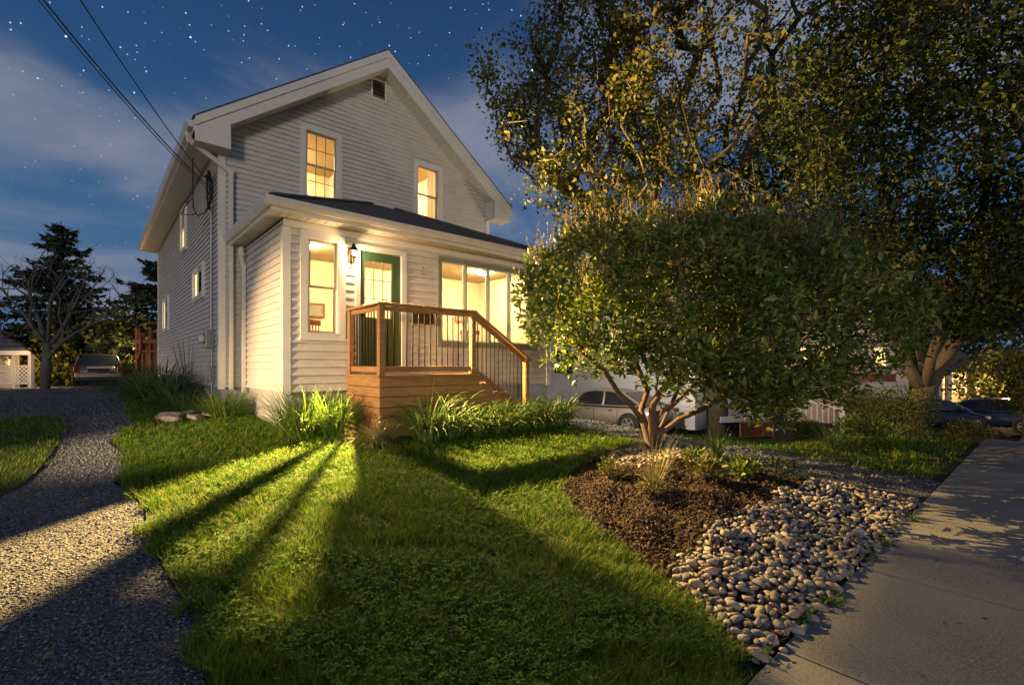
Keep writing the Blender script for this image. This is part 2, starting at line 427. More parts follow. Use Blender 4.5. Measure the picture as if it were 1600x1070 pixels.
# frieze under the porch eave, corner boards
mb = MB(); mb.box(PX0-.02, PX1+.02, PY0-.035, PY0-.002, zr(2.125), zr(2.24)); mb.build('frieze_board', M['trim'], house)
for (x0,x1,y0,y1,z0,z1) in [(PX0-.03,PX0+.09,PY0-.03,PY0+.09,SB-.04,zr(2.12)), (PX1-.09,PX1+.03,PY0-.03,PY0+.09,SB-.04,zr(2.12)),
                            (HX0-.03,HX0+.09,HY0-.03,HY0+.09,SB-.04,EAVE), (HX1-.09,HX1+.03,HY0-.03,HY0+.09,SB-.04,EAVE),
                            (HX0-.03,HX0+.09,HY1-.09,HY1+.03,SB-.04,EAVE)]:
    MB().box(x0,x1,y0,y1,z0,z1).build('corner_board', M['trim'], house, bevel=.004)
# foundation
mb = MB(); mb.box(PX0+.03, PX1-.03, PY0+.03, HY0+.2, -.2, SB); mb.build('foundation', M['foundation'], house)
mb = MB(); mb.box(HX0+.03, HX1-.03, HY0+.03, HY1-.03, -.2, SB-.002); mb.build('foundation', M['foundation'], house)
# ---- interiors
def room(x0,x1,y0,y1,z0,z1, front=None, left=None):
    mb = MB()
    mb.quad((x0,y0,z1),(x1,y0,z1),(x1,y1,z1),(x0,y1,z1)); mb.quad((x0,y1,z0),(x1,y1,z0),(x1,y1,z1),(x0,y1,z1)); mb.quad((x1,y0,z0),(x1,y1,z0),(x1,y1,z1),(x1,y0,z1))
    if left: inner_wall(mb, (x0,0,0), (0,1,0), y0, y1, z0, z1, left)
    else: mb.quad((x0,y0,z0),(x0,y1,z0),(x0,y1,z1),(x0,y0,z1))
    if front: inner_wall(mb, (0,y0,0), (1,0,0), x0, x1, z0, z1, front)
    else: mb.quad((x0,y0,z0),(x1,y0,z0),(x1,y0,z1),(x0,y0,z1))
    mb.build('interior_wall', M['room'], house)
    MB().quad((x0,y0,z0),(x1,y0,z0),(x1,y1,z0),(x0,y1,z0)).build('interior_floor', M['roomfloor'], house)
room(PX0+.12, PX1-.12, PY0+.1, HY0-.05, SB+.2, zr(2.2), front=[PW1, DOOR, BIG])
room(2.75, 5.0, HY0+.1, 13.5, zr(2.6), zr(5.25), front=[W1])
room(5.01, 7.1, HY0+.1, 13.5, zr(2.6), zr(5.25), front=[W2])
room(HX0+.1, 2.7, 13.7, 16.5, zr(2.6), zr(4.1), left=[SW1])
room(HX0+.1, 7.9, HY0+.12, 21.2, SB+.2, zr(2.5), left=[SW2, SW3])
def ceil_lamp(x,y,z,r,lab):
    t = empty('ceiling_lamp', (x,y,z), lab, 'ceiling lamp')
    MB().lathe((x,y,z), [(r*1.1,0),(r*1.1,-.015)], 20).build('rim', M['grey'], t)
    MB().lathe((x,y,z-.016), [(r,0),(r*.8,-.04),(r*.3,-.06)], 20).build('lamp_shade', M['lamp'], t)
ceil_lamp(2.95,9.0,zr(2.19),.10,'round glowing ceiling lamp seen through the porch window left of the door')
ceil_lamp(5.2,9.1,zr(2.19),.12,'round glowing ceiling lamp seen through the left pane of the wide window')
ceil_lamp(6.9,8.9,zr(2.19),.12,'round glowing ceiling lamp seen through the right panes of the wide window')
ceil_lamp(3.55,12.6,zr(5.24),.16,'round glowing ceiling lamp behind the gridded upper window')
ceil_lamp(5.7,12.3,zr(5.24),.19,'round glowing ceiling lamp behind the curtained upper window')
ceil_lamp(2.3,15.0,zr(4.09),.07,'small ceiling lamp behind the high window on the shaded side of the house')
ceil_lamp(3.6,12.6,zr(2.49),.16,'ceiling lamp behind the small slider window above the electric meter')
ceil_lamp(3.6,18.8,zr(2.49),.16,'ceiling lamp behind the rearmost side window')
# curtain drape in the right upper window
mb = MB(); pts = [(6.36+i*.028, HY0+.16+.022*math.sin(i*1.9)) for i in range(11)]
for a, b in zip(pts[:-1], pts[1:]): mb.quad((a[0],a[1],zr(3.4)),(b[0],b[1],zr(3.4)),(b[0],b[1],zr(5.05)),(a[0],a[1],zr(5.05)))
tag(mb.build('curtain', M['curtain'], None), 'pale pleated curtain hanging in the right upper window', 'curtain')
# chairs in the porch room
def chair(x, y, z, rz, lab):
    t = empty('wooden_chair', (0,0,0), lab, 'chair')
    w = M['rust']
    MB().box(-.21,.21,-.2,.2,.43,.46).build('seat', w, t, bevel=.008)
    for a,b in ((-.18,-.17),(.18,-.17),(-.18,.17),(.18,.17)): MB().tube([(a,b,0),(a*.95,b*.95,.43)], .017, 6).build('leg', w, t)
    mb = MB(); mb.bar((-.22,.2,.95),(.22,.2,.95),.03,.09)
    for i in range(7): mb.bar((-.18+i*.06,.19,.46),(-.19+i*.063,.2,.93),.022,.012)
    mb.build('backrest', w, t)
    t.location = (x,y,z); t.rotation_euler = (0,0,rz); return t
chair(2.72, 8.62, SB+.2, R(200), 'wooden spindle back chair inside the tall porch window beside the lantern')
chair(6.5, 8.9, SB+.2, R(150), 'wooden chair inside the wide four pane window')
# table in porch room
t = empty('side_table', (3.0,9.6,SB+.2), 'small wooden table at the back of the porch room behind the tall window', 'table')
MB().box(2.55,3.4,9.3,9.8,SB+.92,SB+.96).build('table_top', M['rust'], t)
for a,b in ((2.6,9.35),(3.35,9.35),(2.6,9.75),(3.35,9.75)): MB().box(a-.02,a+.02,b-.02,b+.02,SB+.2,SB+.92).build('leg', M['rust'], t)
t = empty('wall_cabinet', (6.0,10.1,SB+.2), 'tall wooden cabinet at the back of the room seen through the wide window', 'cabinet')
MB().box(5.75,6.12,9.95,10.28,SB+.2,SB+1.95).build('body', M['rust'], t, bevel=.01)
for a_ in (0,1): MB().box(5.765+a_*.175,5.93+a_*.175,9.93,9.948,SB+.26,SB+1.9).build('door', M['rust'], t, bevel=.006)
for i_, (x_, z_, w_, l_) in enumerate(((3.5,zr(1.15),.42,'framed picture on the back wall seen through the tall window beside the lantern'),(5.4,zr(1.2),.34,'framed picture on the back wall behind the left pane of the wide window'),(7.25,zr(1.25),.40,'framed picture on the back wall behind the right pane of the wide window'))):
    t = empty('framed_picture', (x_,10.29,z_), l_, 'picture')
    mb = MB(); h_ = w_*.7; mb.box(x_-w_/2,x_+w_/2,10.262,10.29,z_-h_/2,z_-h_/2+.03); mb.box(x_-w_/2,x_+w_/2,10.262,10.29,z_+h_/2-.03,z_+h_/2); mb.box(x_-w_/2,x_-w_/2+.03,10.262,10.29,z_-h_/2+.03,z_+h_/2-.03); mb.box(x_+w_/2-.03,x_+w_/2,10.262,10.29,z_-h_/2+.03,z_+h_/2-.03); mb.build('frame', M['rust'], t)
    MB().quad((x_-w_/2+.03,10.28,z_-h_/2+.03),(x_+w_/2-.03,10.28,z_-h_/2+.03),(x_+w_/2-.03,10.28,z_+h_/2-.03),(x_-w_/2+.03,10.28,z_+h_/2-.03)).build('canvas', mat('plain_canvas', (.35,.33,.25), .7, var=(.18,.22,.2), vscale=5), t)
# inner door / opening panels on the back wall of the porch room for depth
for x0,x1,z1 in ((4.3,5.15,zr(1.9)),(6.15,6.9,zr(1.9))):
    mb = MB(); mb.box(x0-.07,x0,HY0-.075,HY0-.052,SB+.2,z1+.07); mb.box(x1,x1+.07,HY0-.075,HY0-.052,SB+.2,z1+.07); mb.box(x0,x1,HY0-.075,HY0-.052,z1,z1+.07)
    mb.build('door_casing', M['trim'], house)

# ---- windows
def win(o, axis, plane, casing=.09, out=-1, sash='dh', cmat=None, smat=None, depth=.10, grid=None, sill=True, name='window', fl=0):
    """o=(s0,s1,z0,z1) outer opening incl. casing; axis 'x': wall along x at y=plane facing -y; 'y': wall along y at x=plane facing -x"""
    cm = cmat or M['trim']; sm = smat or M['trim']
    def bx(mb, s0, s1, d0, d1, z0, z1):            # d: outward positive
        if axis == 'x': mb.box(s0, s1, plane-d1, plane-d0, z0, z1)
        else: mb.box(plane-d1, plane-d0, s0, s1, z0, z1)
    s0,s1,z0,z1 = o; c = casing
    fr = MB()
    T_ = .036+fl*.4
    bx(fr, s0-.01, s0+c, .0, T_, z0, z1); bx(fr, s1-c, s1+.01, .0, T_, z0, z1); bx(fr, s0+c, s1-c, .0, T_, z1-c, z1+.008)
    bx(fr, s0+c, s1-c, .0, T_, z0, z0+c*.7)
    j = .022                                       # reveal lining
    bx(fr, s0+c-.002, s0+c+j, -depth, .03, z0+c*.7, z1-c); bx(fr, s1-c-j, s1-c+.002, -depth, .03, z0+c*.7, z1-c)
    bx(fr, s0+c+j, s1-c-j, -depth, .03, z1-c-j, z1-c+.002); bx(fr, s0+c+j, s1-c-j, -depth, .045, z0+c*.7-.002, z0+c*.7+j)
    f = fr.build('window', cm, house, bevel=.003)
    a0, a1, b0, b1 = s0+c+j, s1-c-j, z0+c*.7+j, z1-c-j
    if sill:
        sb = MB(); bx(sb, s0-.03, s1+.03, .0, .06, z0-.035, z0-.001); sb.build('sill', cm, f, bevel=.003)
    r = .034
    def sash_at(p0,p1,q0,q1,d):
        d = d+fl
        m_ = MB(); bx(m_,p0,p0+r,d-.03,d,q0,q1); bx(m_,p1-r,p1,d-.03,d,q0,q1); bx(m_,p0+r,p1-r,d-.03,d,q0,q0+r); bx(m_,p0+r,p1-r,d-.03,d,q1-r,q1)
        sh = m_.build('sash', sm, f)
        g = MB()
        if axis == 'x': g.quad((p0+r,plane-d+.015,q0+r),(p1-r,plane-d+.015,q0+r),(p1-r,plane-d+.015,q1-r),(p0+r,plane-d+.015,q1-r))
        else: g.quad((plane-d+.015,p0+r,q0+r),(plane-d+.015,p1-r,q0+r),(plane-d+.015,p1-r,q1-r),(plane-d+.015,p0+r,q1-r))
        g.build('pane', M['glass'], f)
        if grid:
            k = MB(); nx, nz = grid
            for i in range(1,nx): s = p0+r+(p1-p0-2*r)*i/nx; bx(k, s-.008, s+.008, d-.022, d-.012, q0+r, q1-r)
            for i in range(1,nz): z = q0+r+(q1-q0-2*r)*i/nz; bx(k, p0+r, p1-r, d-.0215, d-.0125, z-.008, z+.008)
            k.build('muntin', M['grid'], f)
    if sash == 'dh':
        mid = (b0+b1)/2
        sash_at(a0,a1,mid-.02,b1,-.02); sash_at(a0,a1,b0,mid+.02,-.056)
    elif sash == 'one': sash_at(a0,a1,b0,b1,-.03)
    elif sash == 'slide':
        mid = (a0+a1)/2; sash_at(a0,mid+.02,b0,b1,-.02); sash_at(mid-.02,a1,b0,b1,-.056)
    elif isinstance(sash, int):
        w = (a1-a0)/sash
        for i in range(sash): sash_at(a0+i*w+.012, a0+(i+1)*w-.012, b0, b1, -.02)
        k = MB()
        for i in range(1,sash): bx(k, a0+i*w-.0125, a0+i*w+.0125, -.05, .028, b0, b1)
        k.build('mullion', cm, f)
    return f
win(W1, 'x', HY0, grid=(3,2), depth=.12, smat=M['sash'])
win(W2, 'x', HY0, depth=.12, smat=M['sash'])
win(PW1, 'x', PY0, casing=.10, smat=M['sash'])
win(BIG, 'x', PY0, casing=.055, sash=4, cmat=M['greentrim'])
win(SW1, 'y', HX0, casing=.07, depth=.07, fl=.075); win(SW2, 'y', HX0, casing=.07, sash='slide', depth=.07, fl=.075); win(SW3, 'y', HX0, casing=.07, sash='slide', depth=.07, fl=.075)
for a_, b_, o_ in ((14.56,15.19,SW1),(11.98,13.14,SW2),(18.26,19.54,SW3)):
    MB().quad((HX0-.012,a_,o_[2]+.08),(HX0-.012,b_,o_[2]+.08),(HX0-.012,b_,o_[3]-.09),(HX0-.012,a_,o_[3]-.09)).build('glow_sheet', M['roomglow'], house)  # glowing sheets added behind the side panes in place of room light
# ---- door
s0,s1,z0,z1 = DOOR
mb = MB(); mb.box(s0-.01,s0+.075,PY0-.035,PY0+.1,z0,z1); mb.box(s1-.09,s1+.01,PY0-.035,PY0+.1,z0,z1); mb.box(s0+.075,s1-.09,PY0-.035,PY0+.1,z1-.085,z1+.01); mb.box(s0+.075,s1-.09,PY0-.05,PY0+.1,z0-.03,z0+.02)
mb.build('door_frame', M['trim'], house, bevel=.004)
dx0,dx1,dz0,dz1 = s0+.078, s1-.093, z0+.025, z1-.088
gx0,gx1,gz0,gz1 = 3.505, 4.01, zr(.82), zr(1.80)
mb = MB(); y0,y1 = PY0+.02, PY0+.062
mb.box(dx0,gx0,y0,y1,dz0,dz1); mb.box(gx1,dx1,y0,y1,dz0,dz1); mb.box(gx0,gx1,y0,y1,gz1,dz1); mb.box(gx0,gx1,y0,y1,dz0,gz0)
for a,b in ((gx0,(gx0+gx1)/2-.03),((gx0+gx1)/2+.03,gx1)):
    for p,q in ((dz0+.14,dz0+.36),(dz0+.43,gz0-.1)): mb.box(a,b,y0-.012,y0-.0005,p,q); mb.box(a+.03,b-.03,y0-.02,y0-.0125,p+.03,q-.03)
door = mb.build('door', M['greenpaint'], house, bevel=.003)
MB().quad((gx0,y0+.02,gz0),(gx1,y0+.02,gz0),(gx1,y0+.02,gz1),(gx0,y0+.02,gz1)).build('pane', M['glass'], door)
mb = MB()
for i in range(1,3): x = gx0+(gx1-gx0)*i/3; mb.box(x-.007,x+.007,y0+.004,y0+.018,gz0,gz1)
for i in range(1,3): z = gz0+(gz1-gz0)*i/3; mb.box(gx0,gx1,y0+.005,y0+.017,z-.007,z+.007)
mb.build('muntin', M['greenpaint'], door)
MB().lathe((dx0+.06,y0-.03,dz0+.95), [(.012,.03),(.012,.0),(.028,-.01),(.028,-.03),(.01,-.04)], 12, Matrix.Rotation(R(90),3,'X').to_4x4()).build('handle', M['iron'], door, True)

# ---- main roof
RT = zr(7.1); RE = zr(4.37); X0, X1, XC = 1.34, 8.66, 5.0; YF, YB = HY0-.42, HY1+.35
k = (RT-RE)/(XC-X0)
for sx, xe in ((1, X0), (-1, X1)):
    mb = MB()
    poly = [(xe-.03*sx, RE-.02), (XC, RT+.012), (XC, RT-.02), (xe-.03*sx, RE-.052)]
    mb.prism(poly, 'y', YF-.03, YB)
    mb.build('roof', M['shingle'], house)
# rake boards (two stepped fascias) and pork-chop returns
def rake(y0, y1, drop, th, m=M['trim']):
    for sx, xe in ((1, X0), (-1, X1)):
        MB().prism([(xe, RE-drop), (XC, RT-drop), (XC, RT-drop-th), (xe, RE-drop-th)], 'y', y0, y1).build('rake_board', m, house)
rake(YF-.025, YF+.0, .022, .16); rake(YF, YF+.03, .03, .37)
for sx, xe, xi in ((1, X0, HX0+.1), (-1, X1, HX1-.1)):
    zi = RE-.38+k*abs(xi-xe)
    zb = RE-.44
    MB().prism([(xe, RE-.36), (xi, zi+.03), (xi, zb), (xe, zb)], 'y', YF-.004, YF+.031).build('eave_return', M['trim'], house)
    MB().box(min(xe,xi), max(xe,xi), YF+.032, HY0-.03, zb+.002, zb+.02).build('soffit', M['soffit'], house)
    MB().box(xi-.012, xi+.012, YF+.032, HY0-.03, zb+.021, zi-.01).build('eave_return', M['trim'], house)
# sloped gable soffits, with panel grooves modelled as laps
for sx, xe in ((1, X0), (-1, X1)):
    n = 34; mb = MB(); xs = np.linspace(xe+sx*.05, XC, n+1)
    for a, b in zip(xs[:-1], xs[1:]):
        za = RE-.385+k*abs(a-xe); zb = RE-.385+k*abs(b-xe)
        mb.quad((a,YF+.03,za),(b,YF+.03,zb-.012),(b,HY0+.01,zb-.012),(a,HY0+.01,za))
        mb.quad((b,YF+.03,zb-.012),(b,YF+.03,zb),(b,HY0+.01,zb),(b,HY0+.01,zb-.012))
    mb.build('soffit', M['soffit'], house)
# side soffits, fascias and gutters
for xe, xi, g in ((X0, HX0, -1), (X1, HX1, 1)):
    n = 60; mb = MB(); ys = np.linspace(HY0-.02, YB, n+1)
    for a, b in zip(ys[:-1], ys[1:]):
        mb.quad((xe,a,EAVE),(xi,a,EAVE),(xi,b,EAVE-.008),(xe,b,EAVE-.008))
    mb.build('soffit', M['soffit'], house)
    MB().box(min(xe,xe+g*.02), max(xe,xe+g*.02), YF+.03, YB, EAVE-.02, RE-.07).build('fascia', M['trim'], house)
    gp = [(0,0),(.0,.11),(.11,.115),(.115,.095),(.10,.05),(.07,.0)]
    mb = MB(); mb.prism([(xe+g*(.021+a), RE-.215+b) for a, b in gp], 'y', YF+.02, YB); mb.build('gutter', M['gutter'], house)
# downspouts
def spout(pts, nm='downspout'):
    mb = MB()
    for a, b in zip(pts[:-1], pts[1:]): mb.bar(a, b, .065, .085)
    for p in pts[1:-1]: mb.box(p[0]-.04,p[0]+.04,p[1]-.034,p[1]+.034,p[2]-.05,p[2]+.05)
    mb.build(nm, M['gutter'], house, bevel=.008)
spout([(X0-.06,HY0-.1,RE-.2),(X0-.04,HY0-.09,RE-.34),(HX0+.17,HY0-.09,EAVE-.5),(HX0+.17,HY0-.07,EAVE-.62),(HX0+.17,HY0-.07,SB-.05)])
spout([(PX0-.12,HY0-.30,zr(2.2)),(PX0-.12,HY0-.30,zr(2.08)),(PX0-.055,HY0-.20,zr(1.9)),(PX0-.055,HY0-.20,SB-.1)])
# gable vent
mb = MB(); vx0,vx1,vz0,vz1 = 4.81,5.11,zr(6.14),zr(6.54)
mb.box(vx0-.04,vx0,HY0-.05,HY0-.018,vz0-.04,vz1+.04); mb.box(vx1,vx1+.04,HY0-.05,HY0-.018,vz0-.04,vz1+.04); mb.box(vx0,vx1,HY0-.05,HY0-.018,vz1,vz1+.04); mb.box(vx0,vx1,HY0-.05,HY0-.018,vz0-.04,vz0)
v = mb.build('gable_vent', M['trim'], house)
mb = MB()
for i in range(9): z = vz0+.01+i*.043; mb.quad((vx0,HY0-.045,z),(vx1,HY0-.045,z),(vx1,HY0-.024,z+.035),(vx0,HY0-.024,z+.035))
mb.build('louvre', mat('brown_louvre', (.10,.075,.055), .7, var=(.07,.05,.04)), v); MB().box(vx0,vx1,HY0-.024,HY0-.021,vz0,vz1).build('backing', M['black'], v)
# ---- porch roof: hip against the wall
ex0, ex1, ey, ez, tz = PX0-.27, PX1+.27, PY0-.33, zr(2.42), zr(3.66)
run = HY0-ey
A=(ex0,ey,ez); B=(ex1,ey,ez); C=(ex1-run,HY0,tz); D=(ex0+run,HY0,tz); E=(ex0,HY0,ez); F=(ex1,HY0,ez)
mid = (ex0+ex1)/2
C=(max(C[0],mid+.15),HY0,tz); D=(min(D[0],mid-.15),HY0,tz)
up = Vector((0,0,.02))
mb = MB(); mb.add([Vector(p)+up for p in (A,B,C,D,E,F)], [(0,1,2,3),(0,3,4),(1,5,2)])
nr = 22                                            # shingle courses as thin laps on the front slope
for i in range(nr):
    t0 = i/nr
    a = Vector(A).lerp(Vector(D), t0); b = Vector(B).lerp(Vector(C), t0)
    mb.bar(a+Vector((0,0,.022)), b+Vector((0,0,.022)), .012, .008)
mb.build('porch_roof', M['shingle'], house)
for a, b in ((A,D),(B,C)):
    MB().tube([Vector(a)+Vector((0,0,.03)), Vector(b)+Vector((0,0,.03))], .045, 6).build('hip_cap', M['shingle'], house)
# fascia + gutter + soffit of porch
mb = MB(); mb.box(ex0, ex1, ey, ey+.02, ez-.18, ez+.012); mb.box(ex0, ex0+.02, ey+.02, HY0, ez-.18, ez+.012); mb.box(ex1-.02, ex1, ey+.02, HY0, ez-.18, ez+.012); mb.build('fascia', M['trim'], house)
gp = [(0,0),(.0,.115),(.10,.12),(.105,.10),(.09,.05),(.06,.0)]
MB().prism([(ey-.001-a, ez-.12+b) for a, b in gp], 'x', ex0-.1, ex1+.1).build('gutter', M['gutter'], house)
MB().prism([(ex0-.001-a, ez-.12+b) for a, b in gp], 'y', ey-.001, HY0-.03).build('gutter', M['gutter'], house)
mb = MB(); sz = ez-.178; n = 46; xs = np.linspace(ex0+.02, ex1-.02, n+1)
for a, b in zip(xs[:-1], xs[1:]): mb.quad((a,ey+.02,sz),(b,ey+.02,sz+.006),(b,PY0,sz+.006),(a,PY0,sz))
ys = np.linspace(PY0, HY0, 20)
for a, b in zip(ys[:-1], ys[1:]): mb.quad((ex0+.02,a,sz),(PX0,a,sz),(PX0,b,sz+.006),(ex0+.02,b,sz+.006)); mb.quad((PX1,a,sz),(ex1-.02,a,sz),(ex1-.02,b,sz+.006),(PX1,b,sz+.006))
mb.build('soffit', M['soffit'], house)
# flashing strip at the roof-wall joint
MB().bar((D[0]-2.8,HY0-.03,ez+.08),(D[0],HY0-.03,tz+.05),.03,.03).build('flashing', M['gutter'], house)
MB().bar((C[0]+2.8,HY0-.03,ez+.08),(C[0],HY0-.03,tz+.05),.03,.03).build('flashing', M['gutter'], house)

# ================================================================== porch steps
deck = empty('wooden_porch_steps', (4.0,7.0,.5), 'stained wooden landing with steps and dark metal balusters at the green door', 'porch steps')
DX0, DX1, DY0, DZ = 3.17, 5.02, 6.57, zr(-.15)
MB_ = MB
mb = MB()
for i in range(9):
    y = DY0-.02+i*.14; mb.box(DX0-.02, DX1, y, min(y+.134,PY0-.03), DZ-.035, DZ)
mb.build('floor', M['woodh'], deck, bevel=.004)
mb = MB(); h = .144
for i in range(6):
    z1_ = DZ-.037-i*(h+.008); z0_ = z1_-h
    mb.box(DX0, DX1+.0, DY0, DY0+.025, z0_, z1_)
    mb.box(DX0, DX0+.025, DY0+.027, PY0-.03, z0_, z1_)
mb.build('skirting', M['woodh'], deck, bevel=.005)
MB().box(DX0+.03, DX1-.05, DY0+.04, PY0-.03, .2, DZ-.05).build('under_deck_dark', M['black'], deck)  # black block stands in for the dark behind the board gaps
ns = 4; rise = .165; runs = .29
for i in range(ns):
    x0 = DX1+i*runs; z = DZ-(i+1)*rise
    mb = MB(); mb.box(x0-.0, x0+runs+.03, DY0-.03, PY0-.03, z-.035, z); tr = mb.build('tread', M['woodh'], deck, bevel=.005)
    MB().box(x0+.002, x0+.02, DY0+.03, PY0-.04, z+.001, z+rise-.036).build('riser', M['woodh'], deck)
    MB().box(x0+.01, x0+runs, DY0+.0, DY0+.025, .2, z-.036).build('skirting', M['woodh'], deck, bevel=.004)
PZ = zr(.93)
def post(x, y, z0, z1, cap=True):
    MB().box(x-.047,x+.047,y-.047,y+.047,z0,z1).build('post', M['wood'], deck, bevel=.006)
post(DX0+.045, DY0+.045, DZ, PZ-.04); post(DX1-.12, DY0+.045, DZ-.0, PZ-.04)
post(DX0+.045, PY0-.09, DZ, PZ-.04)
SX = DX1+ns*runs-.02; gzp = gz(SX, DY0)
post(SX, DY0+.045, gzp-.05, DZ-ns*rise+.02+.93)
# rails
yr = DY0+.045
def railpart(nm, a, b, w, h_): MB().bar(a, b, w, h_).build(nm, M['woodh'], deck, bevel=.006)
railpart('top_rail', (DX0-.03, yr, PZ-.018), (DX1-.06, yr, PZ-.018), .13, .036)
railpart('top_rail', (DX0+.045, yr+.067, PZ-.018), (DX0+.045, PY0-.03, PZ-.018), .13, .036)
railpart('sub_rail', (DX0+.094, yr, PZ-.085), (DX1-.17, yr, PZ-.075), .036, .07)
railpart('sub_rail', (DX0+.045, yr+.05, PZ-.085), (DX0+.045, PY0-.14, PZ-.075), .036, .07)
railpart('bottom_rail', (DX0+.094, yr, DZ+.085), (DX1-.17, yr, DZ+.085), .04, .085)
railpart('bottom_rail', (DX0+.045, yr+.05, DZ+.085), (DX0+.045, PY0-.14, DZ+.085), .04, .085)
sl0 = Vector((DX1-.07, yr, PZ-.03)); sl1 = Vector((SX+.02, yr, PZ-.03-ns*rise-.12))
railpart('stair_rail', sl0+Vector((-.02,0,.01)), sl1+Vector((.08,0,-.035)), .12, .036)
railpart('sub_rail', sl0+Vector((.0,0,-.075)), sl1+Vector((0,0,-.075)), .036, .085)
lo0 = Vector((DX1-.07, yr, DZ+.05)); lo1 = lo0+(sl1-sl0)
railpart('bottom_rail', lo0, lo1, .04, .085)
def bal(a, b): MB().tube([a, b], .0095, 6).build('baluster', M['iron'], deck)
n = 15; 
for i in range(n):
    x = DX0+.15+i*(DX1-.22-DX0-.1-.03)/(n-1); bal((x,yr,DZ+.12),(x,yr,PZ-.11))
for i in range(9):
    y = yr+.12+i*.105; bal((DX0+.045,y,DZ+.12),(DX0+.045,y,PZ-.11))
for i in range(13):
    t_ = (i+.7)/13.3; a = lo0.lerp(lo1, t_); b = sl0.lerp(sl1, t_); bal((a.x,a.y,a.z+.03),(b.x,b.y,b.z-.1))

# ================================================================== fixtures on the house
LX, LZ = 3.235, zr(1.80); LY = PY0-.16
lan = empty('wall_lantern', (LX,PY0,LZ), 'lit lantern on the wall between the tall window and the green door', 'lantern')
MB().box(LX-.05,LX+.05,PY0-.05,PY0-.02,LZ-.10,LZ+.12).build('bracket', M['iron'], lan, bevel=.005)
MB().tube([(LX,PY0-.05,LZ+.08),(LX,PY0-.10,LZ+.19),(LX,LY,LZ+.20),(LX,LY,LZ+.13)], .009, 6).build('arm', M['iron'], lan)
MB().lathe((LX,LY,LZ), [(.012,.21),(.02,.17),(.085,.09),(.085,.08),(.03,.078)], 6).build('cap', M['iron'], lan)
mb = MB()
def lpt(a, r_, z): return (LX+r_*math.cos(R(a)), LY+r_*math.sin(R(a)), LZ+z)
for a0, a1, zl_ in ((28,33,-.2),(88,93,-.2),(148,216,-.2),(227,232.5,-.2),(232.5,237.8,-.068),(237.8,240.6,-.2),(240.6,244,-.064),(244,247,-.082),(247,264,-.2),(265,286,-.0595),(303,305,-.2),(322,325,-.2)):  # opaque plates added to cut the throw into lit and dark sectors
    n_ = max(1, int((a1-a0)/6))
    for q_ in range(n_):
        b0 = a0+(a1-a0)*q_/n_; b1 = a0+(a1-a0)*(q_+1)/n_; mb.quad(lpt(b0,.060,.0), lpt(b1,.060,.0), lpt(b1,.060,zl_), lpt(b0,.060,zl_))
for a0 in (30,90,150,210,270,330): mb.tube([lpt(a0,.066,.08), lpt(a0,.060,-.0)], .003, 4)
mb.tube([lpt(a,.0605,-.2) for a in range(0,361,20)], .003, 4); mb.build('cage_and_baffles', M['iron'], lan)
MB().lathe((LX,LY,LZ), [(.012,.075),(.022,.05),(.022,.01),(.01,-.012)], 12).build('bulb', emit_mat('bulb_glow', (1,.72,.38), 220), lan, True)
mbx = empty('mailbox', (4.6,PY0,zr(.86)), 'black wall mailbox beside the green door behind the railing', 'mailbox')
MB().prism([(-.02,zr(.76)),(-.13,zr(.76)),(-.13,zr(.90)),(-.08,zr(.95)),(-.02,zr(.95))], 'x', 4.42,4.79).v
mb = MB(); mb.prism([(PY0-.022,zr(.76)),(PY0-.13,zr(.76)),(PY0-.13,zr(.90)),(PY0-.022,zr(.90))], 'x', 4.42, 4.79); mb.build('box', M['black'], mbx, bevel=.006)
mb = MB(); mb.prism([(PY0-.022,zr(.903)),(PY0-.14,zr(.903)),(PY0-.09,zr(.95)),(PY0-.022,zr(.955))], 'x', 4.41, 4.80); mb.build('lid', M['black'], mbx, bevel=.004)
# small brown blocks on the siding above the mailbox
nb = empty('hook_plate', (4.62,PY0,zr(1.75)), 'small brown hooks screwed to the siding between door and wide window', 'hooks')
for dx, dz in ((0,.06),(.03,-.0),(-.02,.0),(.01,.11)): MB().box(4.6+dx,4.615+dx,PY0-.03,PY0-.012,zr(1.68)+dz,zr(1.71)+dz).build('hook', M['rust'], nb)
# electric service on the side wall
em = empty('electric_meter', (HX0,10.9,zr(.6)), 'grey electric meter boxes low on the side wall near the house corner', 'electric meter')
MB().box(HX0-.17,HX0-.02,10.75,10.98,zr(.32),zr(.68)).build('box', M['grey'], em, bevel=.01)
MB().lathe((HX0-.17,10.86,zr(.5)), [(.085,0),(.085,.08),(.06,.11)], 16, Matrix.Rotation(R(-90),4,'Y')).build('dial', M['clearlamp'], em, True)
MB().box(HX0-.13,HX0-.02,11.1,11.36,zr(.34),zr(.6)).build('box', M['grey'], em, bevel=.01)
MB().box(HX0-.12,HX0-.02,10.72,10.92,zr(-.32),zr(-.02)).build('box', M['grey'], em, bevel=.01)
MB().tube([(HX0-.06,10.8,zr(.3)),(HX0-.06,10.8,zr(-.02))], .02, 8).build('conduit', M['grey'], em)
MB().tube([(HX0-.06,10.8,zr(-.3)),(HX0-.06,10.8,SB-.2),(HX0-.06,10.8,.62)], .02, 8).build('conduit', M['grey'], em)
MB().tube([(HX0-.06,10.86,zr(.68)),(HX0-.06,10.86,zr(3.2))], .022, 8).build('conduit', M['grey'], em)
mb = MB(); mb.tube([(HX0-.06,10.86,zr(3.2)),(HX0-.06,10.82,zr(3.55)),(HX0-.10,10.8,zr(3.7)),(HX0-.16,10.78,zr(3.6))], .03, 8); mb.build('weatherhead', M['cable'], em)
